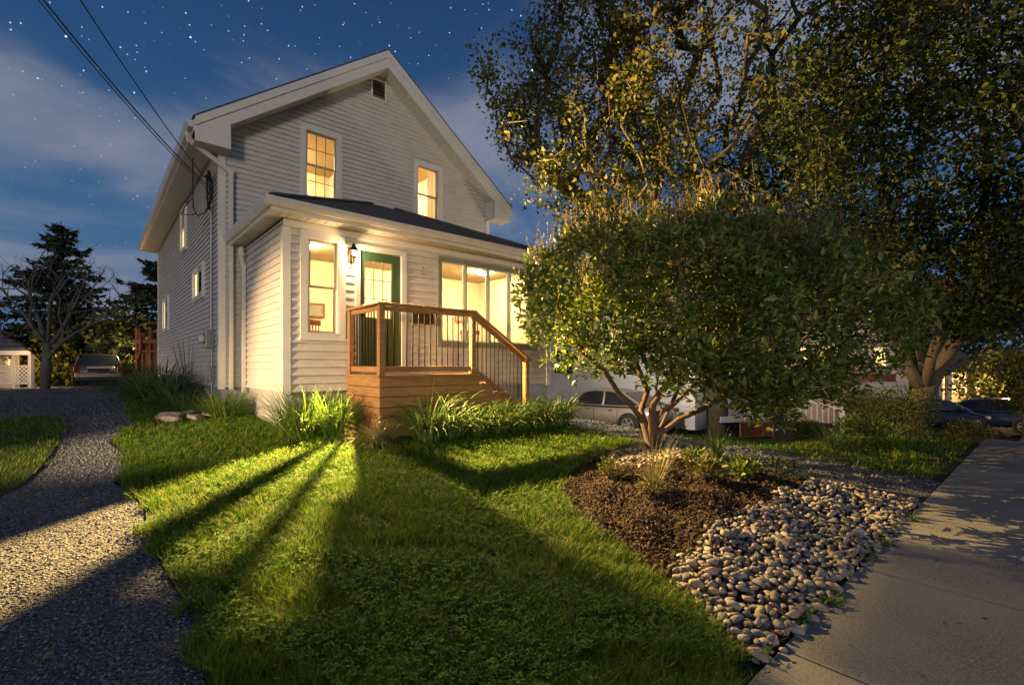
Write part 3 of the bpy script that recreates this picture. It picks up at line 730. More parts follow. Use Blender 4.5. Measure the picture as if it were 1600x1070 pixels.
# cables: overhead service lines coming in from the left
def sag(a, b, s, n=24):
    a = Vector(a); b = Vector(b); return [a.lerp(b, i/n)-Vector((0,0,s*4*(i/n)*(1-i/n))) for i in range(n+1)]
def wire(name, a, b, s, r, lab, cat):
    tag(MB().tube(sag(a,b,s), r, 5).build(name, M['cable'], None, True), lab, cat)
def cpt(px, py, D): p = ray(px, D); return Vector((p.x, p.y, EYE+(570-py)/FPX*D))
at1 = Vector((HX0-.05,10.62,zr(3.35))); at2 = Vector((HX0-.2,10.75,zr(3.6))); 
wire('power_line', cpt(20,-60,5.2), at1+Vector((0,0,-.05)), .12, .010, 'lowest overhead cable running from the upper left to the house corner', 'cable')
wire('power_line', cpt(-5,-80,5.0), at1+Vector((0,.25,.0)), .12, .007, 'thin middle overhead cable beside the lowest one', 'cable')
wire('power_line', cpt(90,-55,5.0), at2, .08, .008, 'topmost overhead cable reaching the eave bracket of the house', 'cable')
def loop_pts(c, rx, rz_, n=24, wob=.02, turns=1, ph=0):
    out = []
    for i in range(n*turns+1):
        a = ph+2*math.pi*i/n; out.append(Vector((c[0]+random.uniform(-wob,wob)*.6, c[1]+rx*math.cos(a), c[2]+rz_*math.sin(a))))
    return out
cc = empty('cable_coil', (HX0-.1,10.9,zr(3.3)), 'tangled loops of black service cable hanging under the eave at the house corner', 'cable')
MB().tube(loop_pts((HX0-.12,10.72,zr(3.35)),.17,.36,22,.03,3), .013, 5).build('loop', M['cable'], cc, True)
MB().tube([(HX0-.3,11.3,EAVE-.02),(HX0-.3,11.3,zr(3.4)),(HX0-.3,11.25,zr(3.1)),(HX0-.25,11.1,zr(2.92)),(HX0-.15,10.9,zr(2.95)),(HX0-.1,10.75,zr(3.1))], .011, 5).build('loop', M['cable'], cc, True)
MB().tube([(HX0-.3,11.3,zr(3.3)),(HX0-.4,11.6,zr(3.2)),(HX0-.42,11.7,zr(3.05)),(HX0-.3,11.35,zr(2.98)),(HX0-.25,11.2,zr(3.0))], .009, 5).build('loop', M['cable'], cc, True)
# ================================================================== ground
def zoff(d):
    return lambda x, y: gz(x, y)+d
# one big terrain sheet, finer near the plot
def terrain():
    xs = np.concatenate([np.linspace(-120,-14,14), np.arange(-12,24.1,.5), np.linspace(26,60,14), np.linspace(70,180,8)])
    ys = np.concatenate([np.linspace(-60,-8,8), np.arange(-6,34.1,.5), np.linspace(36,160,14)])
    X, Y = np.meshgrid(xs, ys); Z = gz(X, Y)-.09
    V = np.column_stack([X.ravel(), Y.ravel(), Z.ravel()]); nx = len(xs)
    i, j = np.meshgrid(np.arange(len(ys)-1), np.arange(nx-1), indexing='ij'); a = (i*nx+j).ravel()
    L = np.column_stack([a, a+1, a+nx+1, a+nx]).ravel()
    o = mesh_np('ground', V, L, np.full(len(a), 4), M['soil'], smooth_=True); o['kind'] = 'structure'
terrain()
BED = [(2.48,.97),(2.62,1.25),(2.92,1.75),(3.15,2.35),(3.4,2.95),(3.75,3.45),(4.3,3.85),(5.0,4.12),(5.7,4.35),(6.35,4.4),(6.75,4.1),(6.78,3.2),(6.66,2.2),(6.6,.97)]
EDGE = [(.42,.97),(.36,2),(.40,3.2),(.30,4.4),(.34,5.2),(.16,6.2),(.30,7.2),(.16,8.3),(.5,9.6),(.52,11),(.60,13),(.58,16),(.7,21)]
LAWN = EDGE+[(3,24),(9.5,22),(9.3,8.5),(7.2,7.4),(6.8,6.2),(6.75,5.0),(6.6,4.3)]+[(6.6,.97)]
sheet('lawn', LAWN, .15, lambda x,y: gz(x,y)-.006, M['turf'])
DR = [(-9,.97)]+EDGE+[(1.2,24),(2,30),(3,34),(-22,34),(-22,14),(-9,12)]
def drz(x, y): return gz(x,y)-.018-.02*smooth(.6,-.3,x)
sheet('driveway', DR, .25, drz, M['drive'])
STRIP = [(-.62,6.2),(-.5,6.6),(-.42,7.2),(-.36,8),(-.3,9.6),(-.42,11),(-.75,11.5),(-1.2,11),(-1.35,9),(-1.3,7.3),(-1.1,6.4)]
STRIP2 = [(-2.6,1.2),(-2.5,4),(-2.6,9),(-2.9,10.5),(-9,11),(-9,1.2)]
sheet('grass_strip', STRIP, .12, lambda x,y: gz(x,y)-.02, M['turf'])
sheet('grass_strip', STRIP2, .3, lambda x,y: gz(x,y)-.02, M['turf'])
# neighbour's gravel drive
DR2L = [(6.6,.97),(6.66,2.2),(6.78,3.2),(6.72,4.4),(6.85,5.2),(6.95,6.2),(7.5,7.5),(9.4,9.0),(9.5,20),(15.2,20),(15.2,8.5),(12.5,7.6),(9.4,6.6),(8.35,5.2),(8.2,3.5),(8.15,2),(8.2,.97)]
sheet('gravel_driveway', DR2L, .2, lambda x,y: gz(x,y)-.006, M['drive'])
LAWN2 = [(8.2,.97),(8.15,2),(8.2,3.5),(8.35,5.2),(9.4,6.6),(12.5,7.6),(15.2,8.5),(19,9),(19,.97)]
LAWN2b = [(8.1,1.02)]+LAWN2[1:-1]+[(19,1.02)]
sheet('neighbour_lawn', LAWN2, .25, lambda x,y: gz(x,y)-.004, M['turf'])
# sidewalk: slabs with sawn joints
SW0, SW1Y = -.95, .95
x = -6.4; i = 0
walk = MB()
while x < 45:
    x1 = x+1.52
    n = 4
    for k_ in range(n):
        a = x+(x1-.012-x)*k_/n; b = x+(x1-.012-x)*(k_+1)/n
        for (y0, y1) in ((SW0, 0.0), (0.0, SW1Y)):
            walk.quad((a,y0,gz(a,y0)+.012),(b,y0,gz(b,y0)+.012),(b,y1,gz(b,y1)+.012),(a,y1,gz(a,y1)+.012))
    for a in (x, x1-.012): walk.quad((a,SW0,gz(a,0)+.012),(a,SW1Y,gz(a,0)+.012),(a,SW1Y,gz(a,0)-.05),(a,SW0,gz(a,0)-.05))
    walk.quad((x,SW1Y,gz(x,0)+.012),(x1-.012,SW1Y,gz(x1,0)+.012),(x1-.012,SW1Y,gz(x1,0)-.05),(x,SW1Y,gz(x,0)-.05))
    x = x1; i += 1
w = walk.build('sidewalk', M['walk']); w['kind'] = 'structure'
MB().add([(a, y, gz(a,0)-.02) for a in np.linspace(-6.4,45,60) for y in (SW0,SW1Y)], [(2*i,2*i+2,2*i+3,2*i+1) for i in range(59)]).build('sidewalk_base', M['mulch'])['kind'] = 'structure'
mb = MB()
for a, b in zip(np.linspace(-60,90,76)[:-1], np.linspace(-60,90,76)[1:]): mb.quad((a,-8.5,gz(a,0)-.12),(b,-8.5,gz(b,0)-.12),(b,-1.75,gz(b,0)-.12),(a,-1.75,gz(a,0)-.12))
mb.build('road', M['road'])['kind'] = 'structure'
mb = MB()
for a, b in zip(np.linspace(-60,90,76)[:-1], np.linspace(-60,90,76)[1:]):
    za, zb = gz(a,0)+.01, gz(b,0)+.01
    mb.quad((a,-1.75,za),(b,-1.75,zb),(b,-1.58,zb),(a,-1.58,za)); mb.quad((a,-1.75,za-.13),(b,-1.75,zb-.13),(b,-1.75,zb),(a,-1.75,za))
mb.build('kerb', M['walk'])['kind'] = 'structure'

# mulch mound
def bedz(x, y):
    d = np.where(in_poly(x, y, BED), poly_dist(x, y, BED), 0)
    n = .02*np.sin(x*9+y*3)+.018*np.sin(y*11-x*5)
    return gz(x,y)+.012+.16*smooth(0, 1.2, d)+n*smooth(0,.3,d)
sheet('mulch_bed', BED, .06, bedz, M['mulch'])

# ---- scatter helpers
def ico(sub):
    import bmesh
    bm = bmesh.new(); bmesh.ops.create_icosphere(bm, subdivisions=sub, radius=1)
    V = np.array([v.co[:] for v in bm.verts]); F = [[v.index for v in f.verts] for f in bm.faces]; bm.free(); return V, F
def stone_shape(sub, seed, amp=.16):
    r = np.random.default_rng(seed); V, F = ico(sub)
    for _ in range(5):
        d = r.normal(size=3); d /= np.linalg.norm(d); f = V @ d
        V = V*(1+amp*np.sin(f[:,None]*r.uniform(1,2.6)+r.uniform(0,6))*.5)
    if amp > .25:
        for _ in range(5):
            d = r.normal(size=3); d /= np.linalg.norm(d); h = V @ d; V = V-np.maximum(0, h-.6)[:,None]*d
    return V, F
# gravel chips on the drive near the lens
def gravel(name, n, inside, smin, smax, label, zf, seed, dens_pow=1.2, rmax=14, xr=None):
    r = np.random.default_rng(seed); P = []
    ang = r.uniform(R(-62), R(62), n*3); d = 1.6+(rmax-1.6)*r.uniform(0,1,n*3)**dens_pow
    X = d*np.sin(ang)/np.cos(ang).clip(.45); D = d
    x = CR[0]*X+CF[0]*D; y = CR[1]*X+CF[1]*D
    ok = inside(x, y); x, y = x[ok][:n], y[ok][:n]; n = len(x)
    dd = dep((x, y))
    s = r.uniform(smin, smax, n)*r.choice([.7,1,1,1.5], n)*np.clip(dd/5, .85, 1.5)
    z = zf(x, y)+s*.25; Pn = np.column_stack([x,y,z]); parts = []
    for k_ in range(4):
        V, F = stone_shape(1, seed+k_, .34); m = slice(k_, None, 4)
        Rm = rot_from(r.uniform(0,6.3,len(x[m])), r.uniform(-.5,.5,len(x[m])), r.uniform(-.5,.5,len(x[m])))
        S = np.stack([s[m]*r.uniform(.8,1.5,len(x[m])), s[m], s[m]*r.uniform(.35,.7,len(x[m]))], -1)
        parts.append(inst(V, F, Rm*S[:,None,:], Pn[m]))
    V, L, S = join(parts)
    return tag(mesh_np(name, V, L, S, M['gravel']), label, 'gravel', kind='stuff')
inDR = lambda x, y: in_poly(x, y, DR) & ~(in_poly(x, y, STRIP)&(RNG.random(x.shape)<.93)) & ~in_poly(x, y, STRIP2)
gravel('driveway_gravel', 105000, inDR, .0045, .011, 'loose blue grey gravel chips covering the driveway on the left', drz, 11)
gravel('neighbour_gravel', 14000, lambda x,y: in_poly(x,y,DR2L)&(y<8), .008, .016, 'loose grey gravel on the drive beyond the mulch bed', lambda x,y: gz(x,y)-.004, 21, 1.0, 12)

# river stones: bed along the sidewalk and a pale skirt around the bush
SB1 = [(2.5,.97),(2.66,1.27),(2.95,1.72),(3.3,1.82),(3.8,1.78),(4.3,1.84),(4.9,1.72),(5.35,1.9),(5.9,1.75),(6.3,1.95),(6.72,1.75),(6.66,.97)]
SB2 = [(5.1,3.35),(5.6,3.05),(6.3,3.05),(6.75,3.35),(6.75,4.1),(6.3,4.35),(5.7,4.3),(5.2,3.95),(4.95,3.6)]
def pebbles(poly, spacing, smin, smax, seed, layers=2):
    r = np.random.default_rng(seed); out = []
    for ly in range(layers):
        sp = spacing*(1 if ly == 0 else 1.25)
        xs = np.arange(2, 7, sp); ys = np.arange(.9, 5, sp*.87)
        for j, y in enumerate(ys):
            for x in xs:
                px, py = x+(j%2)*sp/2+r.normal()*sp*.2, y+r.normal()*sp*.2
                if in_poly(np.array([px]), np.array([py]), poly)[0] or (ly == 0 and poly_dist(px, py, poly) < .06 and r.random() < .35 and py > .93):
                    s = r.uniform(smin, smax)*(1.25 if r.random() < .12 else 1)
                    out.append((px, py, s, ly))
    return out
st1 = pebbles(SB1, .054, .014, .037, 5); st2 = pebbles(SB2, .062, .019, .032, 6, 1)
allst = [(*p, 0) for p in st1]+[(*p, 1) for p in st2]
def stone_z(x, y, s, ly): return float(bedz(np.array([x]), np.array([y]))[0])+s*.22+ly*.03
allst.sort(key=lambda p: p[1]*CF[1]+p[0]*CF[0]-p[2]*8)
shapes = [stone_shape(2, 100+k_, .27) for k_ in range(10)]
stone_cols = [(.20,.19,.175),(.30,.26,.22),(.13,.13,.13),(.38,.30,.24),(.25,.24,.245),(.09,.09,.10),(.38,.35,.32),(.30,.22,.165),(.20,.20,.215),(.33,.28,.25)]
smeshes = []
for k_, (V, F) in enumerate(shapes):
    me = bpy.data.meshes.new('river_stone'); me.from_pydata([tuple(v) for v in V], [], F); me.polygons.foreach_set('use_smooth', [True]*len(F))
    c = stone_cols[k_]; me.materials.append(mat('river_stone_tone', c, .75, var=tuple(q*.72 for q in c), vscale=2.2, bump=.35, bscale=6)); smeshes.append(me)
rs = np.random.default_rng(77); rest = []
for i, (x, y, s, ly, w_) in enumerate(allst):
    z = stone_z(x, y, s, ly); asp = rs.uniform(1,1.5); fl = rs.uniform(.55,.85); rot = (rs.uniform(-.35,.35), rs.uniform(-.35,.35), rs.uniform(0,6.28))
    if i < 300:
        o = bpy.data.objects.new('river_stone', smeshes[rs.integers(10)]); o.location = (x,y,z); o.rotation_euler = rot; o.scale = (s*asp, s, s*fl); col.objects.link(o)
        tag(o, 'smooth rounded river stone at the near end of the bed by the sidewalk', 'stone', 'river stones in the bed by the sidewalk')
    else: rest.append((x,y,z,s,asp,fl,rot))
parts = []
for k_ in range(10):
    sub = rest[k_::10]
    if not sub: continue
    A = np.array([(q[3]*q[4], q[3], q[3]*q[5]) for q in sub]); rt = np.array([q[6] for q in sub])
    parts.append(inst(shapes[k_][0], shapes[k_][1], rot_from(rt[:,2], rt[:,0], rt[:,1])*A[:,None,:], np.array([(q[0],q[1],q[2]) for q in sub])))
V, L, S = join(parts)
tag(mesh_np('river_stones', V, L, S, M['stone'], smooth_=True), 'farther river stones of the bed and the pale stone skirt under the bush', 'stones', kind='stuff')

# mulch chips
def chips():
    r = np.random.default_rng(31); n = 20000; x = r.uniform(2.4,6.8,n*2); y = r.uniform(.95,4.45,n*2)
    ok = in_poly(x, y, BED) & ~in_poly(x, y, SB2) & (~in_poly(x, y, SB1) | (r.random(n*2) < .1)); x, y = x[ok][:n], y[ok][:n]; n = len(x)
    T = np.array([(-.5,-.5,0),(.5,-.4,.1),(.6,.5,0),(-.4,.5,.12),(-.5,-.4,.5),(.5,-.5,.4),(.5,.4,.5),(-.5,.5,.45)]); F = [(0,3,2,1),(4,5,6,7),(0,1,5,4),(1,2,6,5),(2,3,7,6),(3,0,4,7)]
    s = r.uniform(.010,.032,n); S = np.stack([s*r.uniform(1,2.2,n), s*r.uniform(.3,.8,n), s*.35], -1)
    Rm = rot_from(r.uniform(0,6.3,n), r.normal(0,.6,n), r.normal(0,.6,n))
    V, L, S_ = inst(T, F, Rm*S[:,None,:], np.column_stack([x, y, bedz(x,y)+r.uniform(0,.015,n)]))
    tag(mesh_np('mulch_chips', V, L, S_, M['mulchchip']), 'dark brown bark mulch chips covering the planting bed', 'mulch', kind='stuff')
chips()

# ---- grass
BL = np.array([(-.5,0,0),(.5,0,0),(.4,.10,.5),(-.4,.10,.5),(0,.42,1)]); BF = [(0,1,2,3),(3,2,4)]
def grass(name, n, inside, h0, h1, label, seed, zf=gz, rmin=1.7, rmax=14, pw=1.5, m='grass', patch=None, wmul=1):
    r = np.random.default_rng(seed)
    ang = r.uniform(-1,1,n*3)*1.25; d = rmin+(rmax-rmin)*r.random(n*3)**pw
    x = CR[0]*ang*d+CF[0]*d; y = CR[1]*ang*d+CF[1]*d
    ok = inside(x, y) & ((np.sin(x*5.3+np.sin(y*3.7)*2)*np.sin(y*4.9+np.sin(x*4.1)*2) > -.62) | (r.random(n*3) < .35)); x, y, d = x[ok][:n], y[ok][:n], d[ok][:n]; n = len(x)
    cl = .5+.5*np.sin(x*3.1+np.sin(y*2.3)*2)*np.sin(y*2.7+np.sin(x*1.9)*2)
    f = .5+.5*np.sin(x*11+np.sin(y*13))*np.sin(y*12+np.sin(x*9)*1.5)
    h = r.uniform(h0, h1, n)*(.45+.5*cl+.6*f)
    w_ = np.clip(d*.0014, .0032, .02)*r.uniform(.8,1.5,n)*wmul
    yaw = r.uniform(0,6.283,n); lean = r.uniform(.2,2.2,n)*h
    c, s = np.cos(yaw), np.sin(yaw); z = np.zeros(n)
    Mx = np.stack([c*w_, -s*lean, -s*lean*.25, s*w_, c*lean, c*lean*.25, z, z, h], -1).reshape(n,3,3)
    V, L, S = inst(BL, BF, Mx, np.column_stack([x, y, zf(x,y)-.01]))
    return tag(mesh_np(name, V, L, S, M[m]), label, 'grass', kind='stuff')
def wob(x, y): return .05*np.sin(x*17+y*5)+.05*np.sin(y*13-x*7)
inl = lambda x, y: in_poly(x+wob(x,y), y+wob(y,x), LAWN) & ~in_poly(x, y, BED) & (x > .2) & ~((x>PX0-.05)&(y>PY0-.1)) & ~((x>HX0-.05)&(y>HY0)) & ~((x>DX0)&(x<6.4)&(y>DY0)) & (y < 20)
grass('lawn_grass', 190000, inl, .035, .08, 'green lawn grass in front of the white house', 41)
grass('shaggy_grass', 14000, lambda x,y: inl(x,y)&((np.abs(x-.35)<.16)|((poly_dist(x,y,BED)<.12)&(y>1))|(y<1.05)), .06, .12, 'longer ragged grass along the lawn edges', 42)
grass('strip_grass', 30000, lambda x,y: in_poly(x+wob(x,y),y+wob(y,x),STRIP)|in_poly(x,y,STRIP2), .03, .06, 'thin grass growing between the wheel tracks of the driveway', 43, zf=lambda x,y: gz(x,y)-.012, rmin=4, rmax=12, pw=1)
grass('neighbour_grass', 30000, lambda x,y: in_poly(x,y,LAWN2)&(y>1.05), .05, .10, 'grass of the lawn beyond the neighbouring gravel drive', 44, rmin=4, rmax=16)
grass('verge_grass', 5000, lambda x,y: (in_poly(x,y,SB1)&(y<1.12+.08*np.sin(x*4))&(x<4.2))|((x>2.3)&(x<2.75)&(y<1.2)&(y>.96)), .04, .10, 'tufts of grass between the river stones and the sidewalk', 45, rmax=8, pw=1)
grass('bank_grass', 15000, lambda x,y: (x>.45)&(x<1.8)&(y>6)&(y<20), .05, .12, 'rough grass along the side wall of the house', 46, rmin=4, rmax=22)
# clover
def clover():
    r = np.random.default_rng(51); n = 15000
    ang = r.uniform(-1,1,n*3)*1.1; d = 1.7+7*r.random(n*3)**1.5; x = CR[0]*ang*d+CF[0]*d; y = CR[1]*ang*d+CF[1]*d
    pt = np.sin(x*2.3+1)*np.sin(y*1.9+.5)+.4*np.sin(x*6+y*4)
    ok = inl(x, y) & (pt > -.15); x, y = x[ok][:n], y[ok][:n]; n = len(x)
    T = []; F = []
    for k_ in range(3):
        a = k_*2.094
        for (rr, da, z) in ((0,0,0),(.6,-.5,.06),(1,-.22,.0),(1,.22,.0),(.6,.5,.06)): T.append((rr*math.cos(a+da), rr*math.sin(a+da), z))
        F.append(tuple(range(k_*5, k_*5+5)))
    s = r.uniform(.012,.026,n); Rm = rot_from(r.uniform(0,6.3,n), r.normal(0,.35,n), r.normal(0,.35,n))*s[:,None,None]
    V, L, S = inst(np.array(T), F, Rm, np.column_stack([x, y, gz(x,y)+r.uniform(.03,.06,n)]))
    tag(mesh_np('clover_patch', V, L, S, M['clover']), 'patches of low clover leaves mixed into the lawn', 'clover', kind='stuff')
clover()

def litter():
    r = np.random.default_rng(91); n = 420; ang = r.uniform(-1.05,1.05,n); d = 1.8+9*r.random(n)**1.3; x = CR[0]*ang*d+CF[0]*d; y = CR[1]*ang*d+CF[1]*d
    ok = ((y < .9)&(y > -.9)) | (in_poly(x,y,LAWN)&(y < 7.4)&(x > .4)) | (x < .3); x, y, n = x[ok], y[ok], int(ok.sum())
    T = np.array([(0,0,0),(.2,.35,.08),(.16,.75,.05),(0,1.05,.15),(-.16,.75,.05),(-.2,.35,.08)]); s_ = r.uniform(.02,.05,n)
    lift = np.where(in_poly(x,y,LAWN), .045, .016); V, L, S = inst(T, [(0,1,2,3),(0,3,4,5)], rot_from(r.uniform(0,6.3,n), r.normal(0,.3,n), r.normal(0,.5,n))*s_[:,None,None], np.column_stack([x,y,gz(x,y)+lift]))
    tag(mesh_np('fallen_leaves', V, L, S, mat('dry_leaf', rough=.8, island=[(.10,.06,.02),(.18,.10,.03),(.07,.05,.02)])), 'small dry brown leaves scattered over lawn, gravel and sidewalk', 'fallen leaves', kind='stuff')
litter()
# ================================================================== plants
def skeleton(seeds, targets, wroot=.25, step=.35, jit=.05, r0=.16, tipr=.004, power=2.35, droop=0, seedr=None):
    """seeds: list of polylines (first point is the root); targets: points reached by branching off the nearest node"""
    nodes = []; par = []; L_ = []; key = {}
    for pl in seeds:
        prev = -1
        for i, p in enumerate(pl):
            kk = tuple(round(c, 3) for c in p)
            if kk in key: prev = key[kk]; continue
            nodes.append(np.array(p, float)); par.append(prev)
            L_.append(0 if prev < 0 else L_[prev]+np.linalg.norm(nodes[-1]-nodes[prev])); key[kk] = len(nodes)-1; prev = len(nodes)-1
    root = np.array(seeds[0][0], float); nseed = len(nodes)
    cap = 60000; A = np.zeros((cap,3)); A[:len(nodes)] = nodes; LL = np.zeros(cap); LL[:len(nodes)] = L_; n = len(nodes)
    PD = np.zeros((cap,3))
    for i in range(n):
        if par[i] >= 0: d = A[i]-A[par[i]]; PD[i] = d/(np.linalg.norm(d)+1e-9)
    tg = sorted(targets, key=lambda p: np.linalg.norm(np.array(p)-root)); tips = []
    rj = np.random.default_rng(len(targets))
    for t in tg:
        t = np.array(t, float); dv = t-A[:n]; ds = np.linalg.norm(dv, axis=1)+1e-6
        cosb = np.einsum('ij,ij->i', dv, PD[:n])/ds
        cost = ds*(1.35-.45*cosb)+wroot*LL[:n]
        cost[0] += 5
        b = int(np.argmin(cost)); s = A[b].copy(); D = t-s; dl = np.linalg.norm(D); k = max(1, int(dl/step))
        c0 = PD[b]*dl*.35; prev = b
        for i in range(1, k+1):
            u = i/k; p = s+D*u+c0*(u*(1-u))*1.6+np.array([0,0,-droop*dl*u*u*.3]) + (rj.normal(0, jit, 3)*dl*.25 if i < k else 0)
            A[n] = p; par.append(prev); LL[n] = LL[prev]+np.linalg.norm(p-A[prev]); d = p-A[prev]; PD[n] = d/(np.linalg.norm(d)+1e-9); prev = n; n += 1
        tips.append(n-1)
    A = A[:n]; w = np.zeros(n); ch = [0]*n
    for i in range(n): 
        if par[i] >= 0: ch[par[i]] += 1
    w[[i for i in range(n) if ch[i] == 0]] = 1
    for i in range(n-1, -1, -1):
        if par[i] >= 0: w[par[i]] += w[i]
    # nodes are appended parent first, so the reverse pass above is complete
    rad = tipr*w**(1/power); sc_ = r0/rad[0]
    rad = tipr + (rad-tipr)*(r0-tipr)/(rad[0]-tipr)
    return A, par, rad, tips, PD[:n], nseed
def tubes_from(A, par, rad, minr=0):
    mb = MB(); n = len(A); ch = [[] for _ in range(n)]
    for i in range(n):
        if par[i] >= 0: ch[par[i]].append(i)
    starts = [(i, -1) for i in range(n) if par[i] < 0]
    stack = list(starts)
    while stack:
        i, p = stack.pop(); chain = []; rr = []
        if p >= 0: chain.append(A[p]); rr.append(min(rad[p], rad[i]*1.25))
        cur = i
        while True:
            chain.append(A[cur]); rr.append(rad[cur])
            if not ch[cur]: break
            nx = max(ch[cur], key=lambda c: rad[c])
            for c in ch[cur]:
                if c != nx and rad[c] >= minr: stack.append((c, cur))
            if rad[nx] < minr: break
            cur = nx
        if len(chain) > 1:
            m = 10 if rr[0] > .06 else 6 if rr[0] > .02 else 4 if rr[0] > .008 else 3
            mb.tube(chain, rr, m)
    return mb
MAPLE = np.array([(0,0,0),(.30,.15,-.06),(.52,.42,-.10),(.26,.50,-.02),(.16,1.0,-.14),(-.16,1.0,-.14),(-.26,.50,-.02),(-.52,.42,-.10),(-.30,.15,-.06)])
MAPLE = MAPLE-np.array([0,.4,0]); MF = [(0,1,2,3,4),(0,4,5),(0,5,6,7,8)]
OVAL = np.array([(0,0,0),(.2,.35,.05),(.16,.75,.03),(0,1.05,-.06),(-.16,.75,.03),(-.2,.35,.05)]); OF = [(0,1,2,3),(0,3,4,5)]
def leaves(name, P, s, mat_, parent, T=OVAL, F=OF, dirs=None, seed=1, tilt=.7):
    r = np.random.default_rng(seed); n = len(P)
    yaw = r.uniform(0,6.283,n); pitch = r.normal(0,tilt,n); roll = r.normal(0,tilt,n)
    if dirs is not None: yaw = np.arctan2(-dirs[:,0], dirs[:,1])+r.normal(0,.9,n); pitch = np.arcsin(np.clip(dirs[:,2],-.95,.95))*.7+r.normal(0,.45,n)
    Mx = rot_from(yaw, pitch, roll)*np.asarray(s)[:,None,None]
    V, L, S = inst(T, F, Mx, P); return mesh_np(name, V, L, S, mat_, parent)
def blob_noise(P, seed, f):
    r = np.random.default_rng(seed); v = 0
    for _ in range(5): d = r.normal(size=3)*f; v = v+np.sin(P @ d+r.uniform(0,6))
    return v/5
def crown_targets(n, c, ax, seed, f=1.0, thr=-.15, shell=.35, zmin=None, rot=None, flat=2.0):
    r = np.random.default_rng(seed); out = []
    while len(out) < n:
        u = r.uniform(-1,1,(n*3,3)); q = (np.abs(u)**flat).sum(1); u = u[(q < 1) & (q > shell**2*r.random(len(q)))]
        p = u*np.array(ax)
        P = np.column_stack([CR[0]*p[:,0]+CF[0]*p[:,1], CR[1]*p[:,0]+CF[1]*p[:,1], p[:,2]])+np.array(c)
        P = P[blob_noise(P, seed, f) > thr]
        if zmin is not None: P = P[P[:,2] > zmin]
        out += [tuple(q_) for q_ in P]
    return out[:n]

# ---- big maple with many stems beyond the gravel drive
def clusterpts(A, tips, PD, per, spread, seed):
    r = np.random.default_rng(seed); T = A[tips]; k = np.repeat(np.arange(len(T)), per)
    off = r.normal(0, 1, (len(k),3))*spread*np.array([1,1,.6]); back = -PD[tips][k]*r.uniform(0,spread*5.0,(len(k),1))
    return T[k]+off+back, PD[tips][k]
def maple_a():
    b = hit(1122, 680); c = cw(4.4, 10.0); b = Vector((b.x,b.y,b.z))
    root = empty('maple_tree', b, 'large multi stemmed maple with olive sunlit leaves behind the dense round bush', 'tree')
    fork = (b.x, b.y, b.z+1.0); rr = random.Random(3); seeds = []
    trunk = [(b.x,b.y,b.z-.3),(b.x,b.y,b.z+.4),fork]
    for i in range(19):
        t = (i/18-.5)*2; dx = t*3.4+rr.uniform(-.2,.2); dy = rr.uniform(-2.2,2.2); H = 8.8-abs(t)*1.6+rr.uniform(-.6,.6)
        pl = list(trunk)
        for k in range(1,10):
            u = k/9; X = dx*(u**1.35); Y = dy*(u**1.2)
            w = cw(X+.10*math.sin(k*1.7+i), Y+.1*math.cos(k*1.3+i)); pl.append((fork[0]+w.x, fork[1]+w.y, fork[2]+(H-fork[2])*u**.85))
        seeds.append(pl)
    cc = cw(4.35, 9.9); tg = crown_targets(1500, (cc.x,cc.y,6.2), (5.6,4.3,4.7), 61, .9, -.22, .25, 3.3)
    cc2 = cw(1.35, 9.0); tg += crown_targets(360, (cc2.x,cc2.y,6.6), (2.5,2.0,3.6), 62, .7, -.2, .2, 3.9)
    tg = [p for p in tg if (p[0]*CR[0]+p[1]*CR[1])/dep(p) > np.interp((p[2]-EYE)/dep(p), [.28,.42,.62,.8], [.12,-.01,-.10,-.11]) and not (p[2] < 6.0 and abs((p[0]-b.x)*CR[0]+(p[1]-b.y)*CR[1]) < 2.6 and random.random() < .9)]
    A, par, rad, tips, PD, ns = skeleton(seeds, tg, .12, .5, .06, .34, .006)
    for i_ in range(ns): rad[i_] = max(rad[i_], .085-.0085*(A[i_][2]-b.z))
    mb = tubes_from(A, par, rad, .0); mb.build('trunk', M['bark'], root, True)
    P, d = clusterpts(A, tips, PD, 34, .13, 7); keep = blob_noise(P, 9, 1.9) > -.5; rd = np.hypot(P[:,0]-b.x, P[:,1]-b.y); keep &= ~((P[:,2] < 6.5)&(np.abs((P[:,0]-b.x)*CR[0]+(P[:,1]-b.y)*CR[1]) < 2.9)&(np.random.default_rng(2).random(len(P)) < .82)); P = P[keep]
    r = np.random.default_rng(8); leaves('crown', P, r.uniform(.04,.085,len(P)), M['leafmaple'], root, MAPLE, MF, seed=3, tilt=.8)
maple_a()
